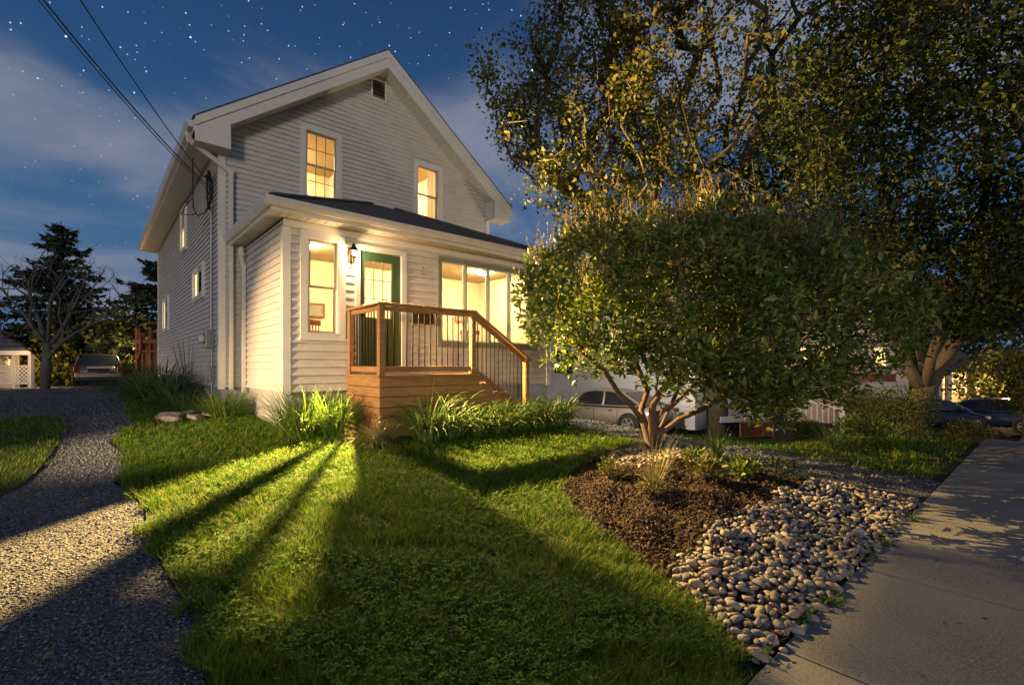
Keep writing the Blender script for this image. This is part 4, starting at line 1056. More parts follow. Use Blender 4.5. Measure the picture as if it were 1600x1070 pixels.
def maple_b():
    b = hit(1432, 672)
    root = empty('maple_tree', b, 'dark leaning maple with a forked trunk beside the sidewalk at the right', 'tree')
    dp = dep(b); fx = lambda px, py, D: tuple(cpt(px, py, D))
    t0 = (b.x,b.y,b.z-.3); t1 = fx(1428,640,dp); t2 = fx(1445,610,dp)
    seeds = [[t0,t1,t2,fx(1468,575,dp),fx(1495,530,dp-.2),fx(1510,470,dp-.6),fx(1530,380,dp-1.2),fx(1545,250,dp-1.8),fx(1560,80,dp-2.2)],
             [t0,t1,t2,fx(1418,572,dp),fx(1398,530,dp+.1),fx(1378,480,dp+.1),fx(1360,400,dp+.3),fx(1345,300,dp+.8)],
             [t0,t1,t2,fx(1440,570,dp+.3),fx(1430,520,dp+.6),fx(1440,440,dp+1),fx(1430,330,dp+1.4),fx(1420,180,dp+1.8),fx(1410,0,dp+2)],
             [t0,t1,t2,fx(1455,560,dp-.4),fx(1475,500,dp-.8),fx(1490,400,dp-1.2),fx(1500,300,dp-1.5)]]
    cc = cw(9.6, 10.6); tg = crown_targets(1500, (cc.x,cc.y,6.2), (5.0,4.4,4.6), 71, .9, -.4, .2, 2.5)
    cc = cw(8.5, 9.0); tg += crown_targets(330, (cc.x,cc.y,3.4), (3.4,2.6,1.5), 72, .7, -.3, .1, 2.2)
    cc = cw(6.0, 7.0); tg += crown_targets(240, (cc.x,cc.y,4.9), (2.6,1.5,2.2), 73, .8, -.2, .1, 3.1)
    A, par, rad, tips, PD, ns = skeleton(seeds, tg, .12, .5, .06, .21, .006)
    tubes_from(A, par, rad, .0).build('trunk', M['bark'], root, True)
    P, d = clusterpts(A, tips, PD, 42, .16, 17); keep = blob_noise(P, 19, 1.6) > -.7; P = P[keep]
    r = np.random.default_rng(18); leaves('crown', P, r.uniform(.045,.10,len(P)), M['leafdark'], root, MAPLE, MF, seed=13, tilt=.8)
maple_b()

# ---- the dense wide bush in the mulch bed
def bush():
    bx_, by_ = 6.1, 3.85; bz_ = float(bedz(np.array([bx_]), np.array([by_]))[0])
    root = empty('round_bush', (bx_,by_,bz_), 'wide dense bush with twisting bare stems in the mulch bed', 'bush')
    D0 = bx_*CF[0]+by_*CF[1]
    fx = lambda px, py, D: tuple(cpt(px, py, D))
    r0 = (bx_,by_,bz_-.15); r1 = (bx_,by_,bz_+.04)
    S = [[r0,r1,fx(1006,660,D0),fx(1002,640,D0),fx(1012,610,D0+.1),fx(995,570,D0+.1),fx(975,520,D0+.0),fx(935,470,D0-.1),fx(900,430,D0-.2)],
         [r0,r1,fx(1006,660,D0),fx(990,638,D0-.1),fx(965,612,D0-.2),fx(945,580,D0-.3),fx(910,550,D0-.4),fx(880,520,D0-.4)],
         [r0,r1,fx(1024,668,D0),fx(1028,648,D0),fx(1050,630,D0),fx(1062,600,D0+.1),fx(1060,540,D0+.2),fx(1080,460,D0+.2),fx(1085,400,D0+.1)],
         [r0,r1,fx(1024,668,D0),fx(1035,640,D0-.1),fx(1025,615,D0-.2),fx(1030,580,D0-.3),fx(1020,520,D0-.5),fx(1010,450,D0-.5),fx(1000,390,D0-.5)],
         [r0,r1,fx(1034,676,D0),fx(1060,655,D0+.1),fx(1095,640,D0+.1),fx(1130,620,D0+.0),fx(1180,590,D0-.3),fx(1240,550,D0-.6),fx(1310,500,D0-.9)],
         [r0,r1,fx(1030,672,D0),fx(1045,640,D0+.3),fx(1085,600,D0+.5),fx(1130,540,D0+.6),fx(1180,470,D0+.5),fx(1220,410,D0+.2)],
         [r0,r1,fx(1018,660,D0-.1),fx(1020,630,D0-.4),fx(1050,590,D0-.8),fx(1100,540,D0-1.2),fx(1150,480,D0-1.5)]]
    cc = cw(2.62, 6.35); C = (cc.x, cc.y, zr(.62))
    tg = crown_targets(720, C, (2.55,1.75,1.34), 81, 1.25, -.12, .5, None, flat=2.5)
    def keep(p):
        X = p[0]*CR[0]+p[1]*CR[1]; D = dep(p); px = 800+X/D*FPX; py = 570-(p[2]-EYE)/D*FPX
        low = np.interp(px, [800,860,900,950,1000,1060,1150,1230,1290,1400,1440], [480,530,565,590,572,612,645,655,630,575,480])
        top = np.interp(px, [800,830,880,960,1100,1200,1300,1380,1430], [430,375,345,330,335,345,360,390,430])
        return py < low and py > top
    tg = [p for p in tg if keep((p[0]+random.gauss(0,.06), p[1]+random.gauss(0,.06), p[2]+random.gauss(0,.09)))]
    A, par, rad, tips, PD, ns = skeleton(S, tg, .15, .22, .07, .088, .0035, 2.5)
    rad = np.maximum(rad, .0032)
    tubes_from(A, par, rad).build('trunk', M['barkpale'], root, True)
    # rosettes of leaves round each tip and along the last nodes
    r = np.random.default_rng(5); T = np.array(tips); k = np.repeat(T, 62)
    off = r.normal(0,1,(len(k),3)); off /= np.linalg.norm(off,axis=1)[:,None]; rad_ = .23*r.random((len(k),1))**.5
    cl = A[k]+off*rad_*np.array([1,1,.8]); dirs = off*.8+np.array([0,0,.35])
    kk = blob_noise(cl, 33, 3.4) > -.34; cl, dirs = cl[kk], dirs[kk]
    leaves('leaves', cl, r.uniform(.06,.118,len(cl)), M['leafbush'], root, OVAL, OF, dirs=dirs, seed=6)
    # thin reddish twig tips poking out of the top
    mb = MB(); tp = [i for i in tips if A[i][2] > zr(.85) or (A[i][0]*CR[0]+A[i][1]*CR[1] > 4.4 and A[i][2] > zr(.1))]
    Pl = []
    for i in tp:
        for q in range(5):
            a = Vector(A[i])+Vector((random.uniform(-.15,.15),random.uniform(-.15,.15),random.uniform(0,.1))); v = Vector((random.uniform(-.3,.3),random.uniform(-.3,.3),1)).normalized(); l = random.uniform(.22,.48)
            mb.tube([a, a+v*l*.5, a+v*l+Vector((random.uniform(-.03,.03),0,0))], [.0035,.0028,.0015], 3)
            for _ in range(8): u = random.uniform(.3,1); p = a+v*l*u; Pl.append((p.x+random.gauss(0,.012), p.y+random.gauss(0,.012), p.z))
    mb.build('twigs', M['seedhead'], root)
    Pl = np.array(Pl); leaves('buds', Pl, r.uniform(.018,.035,len(Pl)), M['seedhead'], root, OVAL*np.array([1.6,1,1]), OF, seed=8, tilt=1)
bush()

# ---- strap leaved clumps
def strap_clump(p, n, ln, wd, seed, lab, cat='plant', name='daylily_clump', m='strap', droop=1.0, spread=.12, upright=.55, group=None, stalks=0, brd=0):
    r = np.random.default_rng(seed); root = empty(name, p, lab, cat, group); Vs = []; L = []; S = []; off = 0
    for i in range(n):
        a = r.uniform(0,6.283); d0 = spread*math.sqrt(r.random()); b = np.array([p[0]+d0*math.cos(a), p[1]+d0*math.sin(a), p[2]-.02])
        az = a+r.normal(0,.5); el = r.uniform(upright, 1.45); l = ln*r.uniform(.6,1.1); k = 7; q = b.copy(); w = wd*r.uniform(.7,1.2)
        sd = np.array([-math.sin(az), math.cos(az), 0])
        for j in range(k+1):
            u = j/k; ww = w*(1-u)**.6*(.5+.5*min(1,u*5))/2+.0005
            Vs += [q-sd*ww, q+np.array([0,0,-ww*.5]), q+sd*ww]
            e = el-droop*1.9*u**1.7*(1.2-el/2.2); q = q+np.array([math.cos(az)*math.cos(e), math.sin(az)*math.cos(e), math.sin(e)])*l/k
            if q[2] < p[2]+.01: q[2] = p[2]+.01
        for j in range(k):
            o = off+j*3
            L += [o,o+1,o+4,o+3, o+1,o+2,o+5,o+4]; S += [4,4]
        off += 3*(k+1)
    mesh_np('foliage', np.array(Vs), L, S, M[m], root, True)
    if stalks:
        mb = MB()
        for i in range(stalks):
            a = random.uniform(0,6.28); tp = Vector(p)+Vector((math.cos(a)*.12, math.sin(a)*.12, ln*random.uniform(1.15,1.4))); mb.tube([p, Vector(p).lerp(tp,.6), tp], [.004,.003,.002], 4)
            for _ in range(6): c = tp+Vector((random.gauss(0,.012),random.gauss(0,.012),random.uniform(-.12,.02))); mb.tube([c,c+Vector((0,0,.03))],[.006,.003],4)
        mb.build('flower_stalk', M['straw'], root)
    return root
def G(x, y): return (x, y, gz(x, y))
strap_clump(G(2.35,7.35), 460, .92, .015, 1, 'tall bright ornamental grass at the white porch corner left of the steps', 'grass plant', 'ornamental_grass', 'reed', .8, .30, .75)
strap_clump(G(2.75,7.2), 380, .86, .015, 2, 'bright ornamental grass clump between the corner clump and the steps', 'grass plant', 'ornamental_grass', 'reed', .8, .26, .8)
strap_clump(tuple(hit(587,694)), 300, .52, .012, 3, 'low variegated grass tuft at the front left corner of the wooden steps', 'grass plant', 'ornamental_grass', 'straw', 1.1, .12, .3)
xs_ = [3.75,4.15,4.62,5.1,5.6,6.05,6.5]
labs = ['daylily clump with long arching leaves at the left front of the wooden skirting','second daylily clump from the left along the wooden skirting','daylily clump in front of the middle of the wooden skirting','daylily clump below the upper stair treads','daylily clump below the middle of the sloping stair rail','daylily clump beside the lowest stair tread','last daylily clump at the bottom stair post']
for i, x_ in enumerate(xs_):
    strap_clump(G(x_, 6.15+.05*math.sin(i*2)), 150, .98 if i < 2 else .82, .034, 10+i, labs[i], 'plant', stalks=2 if i == 0 else 0, group='daylilies along the steps', spread=.16, droop=1.35, upright=.85)
strap_clump(G(1.75,9.7), 380, .62, .014, 30, 'rounded grass clump against the foundation between the two downspouts', 'grass plant', 'ornamental_grass', 'reed', .9, .30, .7)
strap_clump(G(1.35,10.5), 150, .55, .016, 31, 'dark grass clump by the basement wall under the electric meter', 'plant', spread=.2)
strap_clump(G(1.15,13.0), 330, 1.25, .030, 32, 'big dark strap leaved clump beside the side wall at the driveway', 'plant', spread=.35)
strap_clump(G(1.0,14.6), 260, 1.2, .030, 33, 'dark strap leaved clump farther back along the side wall', 'plant', spread=.35)
strap_clump(G(1.3,11.8), 220, .9, .024, 34, 'dark strap leaved clump below the small slider window', 'plant', spread=.25)
bt_ = empty('bare_twigs', G(1.45,12.3), 'bare leafless twigs rising from the dark clump by the side wall', 'twigs')
for i in range(9):
    mb = MB(); a = Vector(G(1.45,12.3)); q = a+Vector((random.uniform(-.5,.3),random.uniform(-.8,.8),random.uniform(1.1,1.5))); mb.tube([a, a.lerp(q,.5)+Vector((.05,0,0)), q], [.010,.007,.003], 4); mb.build('twig', M['barkgrey'], bt_)
# flat stones by the side plants
for i, (x_, y_, s_) in enumerate([(1.05,9.75,.22),(1.28,9.5,.26),(.98,9.4,.17),(1.3,10.0,.20),(1.5,9.62,.15)]):
    V, F = stone_shape(3, 200+i, .3); o = bpy.data.objects.new('garden_rock', None)
    Rm = rot_from(np.array([i*1.1+.6]),np.array([.05]),np.array([0.]))[0]; V = (V*np.array([s_, s_*.55, s_*.36])) @ Rm.T+np.array([x_, y_, gz(x_,y_)+.045])
    me = bpy.data.meshes.new('garden_rock'); me.from_pydata([tuple(v) for v in V], [], F); me.polygons.foreach_set('use_smooth',[True]*len(F)); me.materials.append(M['stone_flat'] if 'stone_flat' in M else M.setdefault('stone_flat', mat('flat_rock', (.24,.225,.21), .9, var=(.11,.105,.10), vscale=9, bump=1, bscale=20)))
    o = bpy.data.objects.new('garden_rock', me); link(o)
    tag(o, ['long flat grey rock in the middle of the rock group by the driveway edge','largest flat rock of the group nearest the grass clump','front left flat rock of the group beside the lawn','rear flat rock of the group below the dark plants','smallest rock at the right of the group near the foundation'][i], 'rock')

# ---- small plants of the mulch bed
def bushlet(p, rad_, h, n, s, m, seed, lab, cat='plant', name='small_shrub', T=OVAL, F=OF, stems=14, tilt=.7):
    r = np.random.default_rng(seed); root = empty(name, p, lab, cat); mb = MB()
    d = r.normal(0,1,(n,3)); d /= np.linalg.norm(d,axis=1)[:,None]; q = r.random((n,1))**(1/2.2)
    q = q*(1+.25*blob_noise(d*2.2, seed, 1.3)[:,None])
    P = np.array(p)+d*q*np.array([rad_,rad_,h*.5])+np.array([0,0,h*.5]); P = P[P[:,2] > p[2]+.01]; dd = (P-np.array(p)); dd /= np.linalg.norm(dd,axis=1)[:,None]
    for i in range(stems):
        t = P[r.integers(len(P))]; mb.tube([p, tuple(np.array(p)*.5+t*.5+r.normal(0,.01,3)), tuple(t)], [.006+rad_*.01,.004,.002], 4)
    mb.build('stems', M['barkgrey'], root)
    leaves('foliage', P, r.uniform(.6,1.3,len(P))*s, M[m], root, T, F, dirs=dd, seed=seed)
    return root
def hb(px, py): 
    p = hit(px, py); z = float(bedz(np.array([p.x]),np.array([p.y]))[0]); return (p.x,p.y,z)
bushlet(hb(952,760), .13, .26, 420, .035, 'hedge', 1, 'small pale green shrub at the left of the mulch bed')
bushlet(hb(935,722), .10, .34, 260, .03, 'reed', 2, 'thin upright pale plant at the rear left edge of the mulch bed')
bushlet(hb(1110,780), .17, .20, 160, .085, 'hedge', 3, 'yellow green leafy perennial in the middle of the mulch bed')
bushlet(hb(1158,770), .17, .24, 170, .085, 'leafbush', 4, 'green rosette perennial with broad leaves right of the middle of the bed')
bushlet(hb(1085,748), .14, .2, 120, .07, 'leafbush', 5, 'dark green low plant behind the yellow green perennial')
bushlet(hb(1218,760), .24, .26, 200, .05, 'leafdark', 6, 'dark sprawling plant in the shade at the right of the bed')
bushlet(hb(1020,795), .15, .14, 340, .03, 'hedge', 7, 'low mat of small leaves at the foot of the arching straw grass')
strap_clump(hb(1022,790), 60, .75, .007, 41, 'thin straw coloured grass with arching blades in the mulch bed', 'grass plant', 'wispy_grass', 'straw', .8, .05, .9)
strap_clump(hb(1118,715), 110, .5, .008, 42, 'dark upright tuft of grass behind the bush stems', 'grass plant', 'wispy_grass', 'strap', .4, .08, 1.0)
strap_clump(hb(1172,735), 40, .35, .006, 43, 'sparse dark tuft at the gravel edge of the bed', 'grass plant', 'wispy_grass', 'strap', .4, .08, 1.0)
strap_clump(tuple(hit(1300,700)), 130, .5, .012, 44, 'spiky grass tuft on the lawn beyond the gravel drive', 'grass plant', 'ornamental_grass', 'reed', .6, .08, .7)
# neighbour shrubs
bushlet(tuple(hit(1262,688)), .58, .70, 4800, .05, 'leafdark', 8, 'clipped round shrub in front of the white picket stair rail', 'shrub', 'round_shrub')
bushlet(tuple(hit(1345,694)), .45, .5, 1400, .07, 'leafbush', 9, 'low broad leaved shrub just right of the white newel post', 'shrub', 'leafy_shrub')
bushlet(tuple(hit(1400,680)), .8, 1.0, 3500, .06, 'leafdark', 10, 'dark shrub at the foot of the leaning maple', 'shrub', 'leafy_shrub')
bushlet(tuple(hit(1345,668)), .9, 1.7, 5000, .07, 'leafdark', 11, 'tall dark shrub left of the leaning maple trunk', 'shrub', 'leafy_shrub')
bushlet(tuple(hit(1482,676)), .55, .9, 2600, .05, 'leafmaple', 12, 'light green feathery shrub right of the leaning maple', 'shrub', 'feathery_shrub')
bushlet(tuple(hit(1512,692)), .4, .45, 1600, .05, 'hedge', 13, 'low light green shrub at the sidewalk edge beside the feathery shrub', 'shrub', 'feathery_shrub')

# ---- conifers
def spruce(p, H, rb, lab, seed, z0=.08, dense_=1.0, nm='spruce_tree'):
    r = np.random.default_rng(seed); root = empty(nm, p, lab, 'tree'); p = Vector(p)
    MB().tube([p, p+Vector((.02*H,0,H*.5)), p+Vector((0,0,H))], [H*.018, H*.011, .02], 8).build('trunk', M['bark'], root, True)
    mb = MB(); Pn = []; Dn = []
    z = H*z0
    while z < H*.985:
        u = (z-H*z0)/(H*(1-z0)); L_ = rb*(1-u)**.85*(.85+.3*r.random())+.12; nb = int(6+5*(1-u))
        for i in range(nb):
            a = r.uniform(0,6.283); l = L_*r.uniform(.45,1.25); e0 = .25-.35*(1-u)
            q = [np.array([p.x,p.y,p.z+z])]; k = 6
            for j in range(1,k+1):
                t = j/k; el = e0-.35*math.sin(t*2.2)+.55*t*t; q.append(q[-1]+np.array([math.cos(a)*math.cos(el),math.sin(a)*math.cos(el),math.sin(el)])*l/k)
            mb.tube([tuple(v) for v in q], list(np.linspace(.006*H*.5,.006,k+1)), 3)
            nn = int(l*30*dense_)
            for _ in range(nn):
                t = r.random()**.8; f = t*k; j = min(int(f), k-1); c = q[j]+(q[j+1]-q[j])*(f-j)
                sp = .26*l*(1-t*.7)*r.normal(0,.55); c = c+np.array([-math.sin(a)*sp, math.cos(a)*sp, -abs(r.normal(0,.05))-abs(sp)*.12]); Pn.append(c); Dn.append(np.array([math.cos(a)-math.sin(a)*sp, math.sin(a)+math.cos(a)*sp, -.15]))
        z += H*.036*(.8+.5*r.random())
    mb.build('branches', M['bark'], root)
    Pn = np.array(Pn); Dn = np.array(Dn); Dn /= np.linalg.norm(Dn,axis=1)[:,None]
    T = np.array([(-.10,0,0),(.10,0,0),(.22,.5,-.05),(.07,.55,0),(0,1,.02),(-.07,.55,0),(-.22,.5,-.05)]); F = [(0,1,3,5),(1,2,3),(0,5,6),(3,4,5)]
    leaves('foliage', Pn, r.uniform(.28,.5,len(Pn))*H/9, M['needle'], root, T, F, dirs=Dn, seed=seed)
def at_(px, D, z=None): p = ray(px, D); return (p.x, p.y, gz(p.x,p.y) if z is None else z)
spruce(at_(95,27), 9.2, 3.5, 'tall dark spruce behind the bare tree at the far left', 1, z0=.24)
spruce(at_(268,27), 8.9, 3.1, 'dark spreading conifer rising behind the rear corner of the house', 2, dense_=1.3, z0=.26)

def bare_tree():
    p = at_(70, 17.5); D = 17.5; b = Vector(p)
    root = empty('bare_tree', p, 'leafless grey tree with spreading branches in front of the spruce', 'tree')
    fx = lambda px, py, dd=0: tuple(cpt(px, py, D+dd)); t0 = (b.x,b.y,b.z-.2); t1 = fx(72,570); t2 = fx(74,540)
    S = [[t0,t1,t2,fx(76,500),fx(78,470),fx(95,440),fx(115,415,.3),fx(135,395,.4),fx(160,375,.4)],
         [t0,t1,t2,fx(55,515,-.2),fx(38,492,-.3),fx(12,462,-.3),fx(-20,430,-.3)],
         [t0,t1,fx(78,555),fx(95,535,-.1),fx(115,522,-.2),fx(140,508,-.3),fx(165,500,-.3)],
         [t0,t1,t2,fx(90,525,.3),fx(110,490,.5),fx(122,465,.7),fx(135,430,.8)],
         [t0,t1,t2,fx(62,505,.4),fx(48,465,.6),fx(30,430,.7),fx(0,400,.8)]]
    r = np.random.default_rng(4); tg = []
    for _ in range(420):
        px = r.uniform(-40,190); py = 400+abs(r.normal(0,52))+abs(px-85)*.30-20; 
        if py < 540: tg.append(tuple(cpt(px, py, D+r.uniform(-1.4,1.4))))
    A, par, rad, tips, PD, ns = skeleton(S, tg, .32, .4, .035, .15, .0045, 1.9)
    tubes_from(A, par, rad).build('trunk', M['barkgrey'], root, True)
bare_tree()

# ---- trees in the distance
def far_tree(p, H, rx, rz_, lab, seed, m='leafdark', n=3200, s=.2, trunk=True, name='leafy_tree', zc=None):
    r = np.random.default_rng(seed); root = empty(name, p, lab, 'tree')
    c = (p[0],p[1],p[2]+(zc if zc else H-rz_)); tg = crown_targets(90, c, (rx,rx*.9,rz_), seed, .8, -.3, .3)
    A, par, rad, tips, PD, ns = skeleton([[(p[0],p[1],p[2]-.2),(p[0],p[1],p[2]+H*.15),(p[0],p[1],p[2]+H*.3),(p[0],p[1],p[2]+H*.55)]], tg, .2, .6, .08, .02*H, .015)
    tubes_from(A, par, rad).build('trunk', M['bark'], root, True)
    P, d = clusterpts(A, tips, PD, max(4,n//90), rx*.17, seed); leaves('crown', P, r.uniform(.6,1.3,len(P))*s, M[m], root, MAPLE, MF, seed=seed, tilt=.9)
far_tree(at_(795,30), 9.6, 3.4, 3.3, 'dark leafy tree seen between the right eave and the bush', 1, n=5000, s=.26)
far_tree(at_(745,36), 8, 3, 3, 'dark tree hidden behind the house roof at its right', 12, n=3000, s=.26)
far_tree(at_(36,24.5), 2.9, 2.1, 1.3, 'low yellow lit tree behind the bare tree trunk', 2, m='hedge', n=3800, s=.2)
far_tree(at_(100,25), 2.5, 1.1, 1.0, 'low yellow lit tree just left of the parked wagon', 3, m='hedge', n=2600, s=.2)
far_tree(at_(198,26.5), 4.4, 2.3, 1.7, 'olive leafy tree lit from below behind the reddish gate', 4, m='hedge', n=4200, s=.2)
far_tree(at_(-30,36), 6, 3.5, 2.8, 'dark leafy tree at the far left edge behind the neighbour porch', 5, n=3000, s=.25)
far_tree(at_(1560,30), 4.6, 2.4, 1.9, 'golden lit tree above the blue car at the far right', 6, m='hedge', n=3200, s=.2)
far_tree(at_(1600,20), 3.8, 1.1, 1.1, 'yellow green sapling at the right edge near the leaning stake', 7, m='leafmaple', n=1500, s=.14)
far_tree(at_(1640,38), 9, 5, 4, 'tall dark tree closing the street at the far right', 8, n=4200, s=.3)
far_tree(at_(1500,48), 11, 6, 5, 'dark tree behind the lit house at the end of the street', 9, n=4200, s=.32)
far_tree(at_(1395,34), 8.5, 3.6, 3.6, 'dark tree behind the neighbouring roof left of the leaning maple', 10, n=4200, s=.26)
far_tree(at_(1150,34), 10.5, 5, 4.3, 'dark tree rising behind the white neighbour house', 11, n=4500, s=.3)
# ================================================================== cars
def car(name, lab, paint, style='sedan', L=4.6, W=1.8, H=1.45, cat='car'):
    t = empty(name, (0,0,0), lab, cat); hw = W/2                    # nose towards +y, built at the origin
    if style == 'sedan':
        belt = [(-.5,.72,.40),(-.48,.88,.36),(-.40,.95,.30),(-.25,.93,.22),(-.1,.91,.2),(.15,.90,.2),(.25,.88,.2),(.36,.80,.2),(.46,.68,.24),(.5,.50,.30)]
        roof = [(-.40,.95),(-.24,H-.10),(-.12,H-.01),(.02,H),(.12,H-.06),(.28,.90)]
    elif style == 'hatch':
        belt = [(-.5,.80,.42),(-.48,.95,.36),(-.40,1.0,.30),(-.25,.98,.22),(-.1,.95,.2),(.15,.93,.2),(.27,.92,.2),(.38,.84,.2),(.47,.70,.24),(.5,.50,.30)]
        roof = [(-.47,1.0),(-.36,H-.12),(-.18,H-.01),(.0,H),(.12,H-.08),(.30,.93)]
    else:
        belt = [(-.5,.98,.46),(-.485,1.02,.40),(-.4,1.04,.34),(-.25,1.03,.26),(-.1,1.02,.26),(.1,1.01,.26),(.22,1.0,.26),(.36,.95,.26),(.46,.86,.3),(.5,.62,.36)]
        roof = [(-.485,1.02),(-.44,H-.08),(-.36,H-.01),(-.05,H),(.08,H-.08),(.23,1.0)]
    bt = np.array(belt); ys = np.linspace(-.5,.5,25); zt = np.interp(ys, bt[:,0], bt[:,1]); zb = np.interp(ys, bt[:,0], bt[:,2])
    mb = MB(); rings = []; nn = 14
    for y, a, b in zip(ys, zt, zb):
        w = hw*(1-.22*abs(y*2)**4); cz = (a+b)/2; hh = (a-b)/2; ring = []
        for k in range(nn):
            th = 2*math.pi*k/nn; c, s = math.cos(th), math.sin(th); e = .45
            ring.append((w*math.copysign(abs(c)**e, c)*(1-.06*max(0,s)), y*L, cz+hh*math.copysign(abs(s)**(.55), s)))
        rings.append(ring)
    vs = [v for r_ in rings for v in r_]; fs = [(i*nn+k,(i+1)*nn+k,(i+1)*nn+(k+1)%nn,i*nn+(k+1)%nn) for i in range(len(rings)-1) for k in range(nn)]
    fs += [tuple(range(nn)), tuple(range((len(rings)-1)*nn, len(rings)*nn))[::-1]]; mb.add(vs, fs); mb.build('body', paint, t, True)
    rf = np.array(roof); y0, y1 = rf[0,0], rf[-1,0]; yy = np.linspace(y0, y1, 17); zz = np.interp(yy, rf[:,0], rf[:,1]); zl = np.interp(yy, bt[:,0], bt[:,1])-.03
    g = MB(); rf_mb = MB(); top = hw*.70; bot = hw*.90; rows = []
    for y, z, q in zip(yy, zz, zl):
        k_ = np.clip((z-q)/(H-.95), 0, 1); wt = bot+(top-bot)*k_; rows.append([(-bot,y*L,q),(-wt,y*L,z-.035*k_),(-wt*.8,y*L,z),(wt*.8,y*L,z),(wt,y*L,z-.035*k_),(bot,y*L,q)])
    vs = [v for r_ in rows for v in r_]; fs = [(i*6+k,i*6+k+1,(i+1)*6+k+1,(i+1)*6+k) for i in range(16) for k in range(5)]
    g.add(vs, fs); g.build('windows', M['carglass'], t)
    # roof skin and pillars over the glass
    ir = [i for i in range(17) if zz[i] > H-.16]
    a0, a1 = ir[0], ir[-1]
    for i in range(a0, a1):
        p, q = rows[i], rows[i+1]; u = .006
        rf_mb.add([(v[0]*1.012, v[1], v[2]+u) for v in (p[1],p[2],p[3],p[4],q[4],q[3],q[2],q[1])], [(0,1,6,7),(1,2,5,6),(2,3,4,5)])
    for sx in (-1,1):
        def pil(i, j, w_):
            A_ = Vector(rows[i][0 if sx < 0 else 5]); B_ = Vector(rows[j][1 if sx < 0 else 4]); o = Vector((sx*.012,0,0)); rf_mb.bar(A_+o, B_+o, .02, w_)
        pil(0, a0, .07); pil(16, a1, .05); m_ = (a0+a1)//2; pil(m_, m_, .06)
        if style == 'suv': pil(3, 3, .10)
        for i in range(16): rf_mb.bar(Vector(rows[i][0 if sx < 0 else 5])+Vector((sx*.014,0,.03)), Vector(rows[i+1][0 if sx < 0 else 5])+Vector((sx*.014,0,.03)), .02, .03) 
        for i in range(a0, a1): rf_mb.bar(Vector(rows[i][1 if sx < 0 else 4])+Vector((sx*.01,0,.0)), Vector(rows[i+1][1 if sx < 0 else 4])+Vector((sx*.01,0,0)), .02, .045)
    rf_mb.build('roof', paint, t)
    wr = .33 if style != 'suv' else .36
    for sx in (-1,1):
        for y in (-.29*L, .31*L):
            R90 = Matrix.Rotation(R(90*sx),4,'Y')
            MB().lathe((sx*(hw-.13),y,wr), [(wr+.06,0),(wr+.06,.132)], 20, R90).build('wheel_arch', M['black'], t)
            wh = MB().lathe((sx*(hw-.16),y,wr), [(wr*.6,0),(wr,.02),(wr,.15),(wr*.93,.178),(wr*.66,.178)], 22, R90).build('wheel', M['rubber'], t)
            rm = MB(); rm.lathe((sx*(hw-.02),y,wr), [(wr*.67,-.01),(wr*.67,.042),(wr*.60,.042),(wr*.58,.01)], 22, R90)
            for k in range(5):
                a = k*2*math.pi/5; rm.bar((sx*(hw+.012),y,wr), (sx*(hw+.012),y+math.cos(a)*wr*.62,wr+math.sin(a)*wr*.62), .02, .06)
            rm.build('rim', M['rim'], wh)
        # lamps, door lines, handles, mirrors
        zb_ = float(np.interp(-.47, bt[:,0], bt[:,1]))
        if style == 'suv': MB().box(min(sx*(hw-.24),sx*(hw-.02)),max(sx*(hw-.24),sx*(hw-.02)),-.503*L,-.47*L,.66,.98).build('tail_lamp', M['redlamp'], t, bevel=.02)
        else: MB().box(min(sx*(hw-.36),sx*(hw-.05)),max(sx*(hw-.36),sx*(hw-.05)),-.497*L,-.455*L,zb_-.20,zb_-.05).build('tail_lamp', M['redlamp'], t, bevel=.02)
        MB().box(min(sx*(hw-.42),sx*(hw-.12)),max(sx*(hw-.42),sx*(hw-.12)),.455*L,.482*L,.56,.68).build('headlight', M['clearlamp'], t, bevel=.02)
        MB().box(min(sx*hw*.93,sx*(hw+.13)),max(sx*hw*.93,sx*(hw+.13)),.15*L,.19*L,.93,1.06).build('mirror', paint, t, bevel=.02)
        for yd in (-.20*L,.005*L,.20*L): MB().bar((sx*(hw+.0),yd,.36),(sx*(hw-.01),yd,.88),.008,.010).build('door_seam', M['black'], t)
        for yd in (-.16*L,.04*L): MB().box(min(sx*(hw-.02),sx*(hw+.018)),max(sx*(hw-.02),sx*(hw+.018)),yd,yd+.16,.78,.81).build('handle', paint, t, bevel=.006)
    MB().box(-.26,.26,-.508*L,-.497*L,.60 if style != 'suv' else .74,.72 if style != 'suv' else .86).build('number_plate', M['clearlamp'], t)
    if style == 'suv':
        MB().box(-hw*.93,hw*.93,-.52*L,-.48*L,.44,.62).build('bumper', M['grey'], t, bevel=.03)
        MB().box(-hw*.86,hw*.86,-.512*L,-.45*L,.28,.438).build('bumper', M['black'], t, bevel=.02)
        MB().box(-.42,.42,-.512*L,-.50*L,.88,.93).build('trim_strip', M['clearlamp'], t)
        MB().box(-.40,.40,-.511*L,-.50*L,.68,.875).build('plate_recess', M['black'], t)
        for sx in (-1,1): MB().bar((sx*hw*.66,-.36*L,H+.03),(sx*hw*.66,.05*L,H+.03),.03,.03).build('roof_rail', M['grey'], t)
    return t
def paint(nm, c): return mat(nm, c, .28, metal=.45, var=tuple(q*.9 for q in c), vscale=2)
def put(t, x, y, rz, z=None): t.location = (x, y, gz(x,y) if z is None else z); t.rotation_euler = (0,0,rz)
c = car('parked_wagon', 'silver grey wagon parked with its rear to us at the end of the gravel driveway', paint('silver_paint',(.13,.13,.14)), 'suv', 4.7, 1.86, 1.60); put(c, .12, 33.2, R(2))
c = car('parked_sedan', 'silver beige sedan parked before the white neighbour house behind the bush stems', paint('beige_paint',(.40,.36,.30)), 'sedan', 4.65, 1.8, 1.45)
p = ray(940, 17.2); put(c, p.x+.4, p.y-.0, R(4))
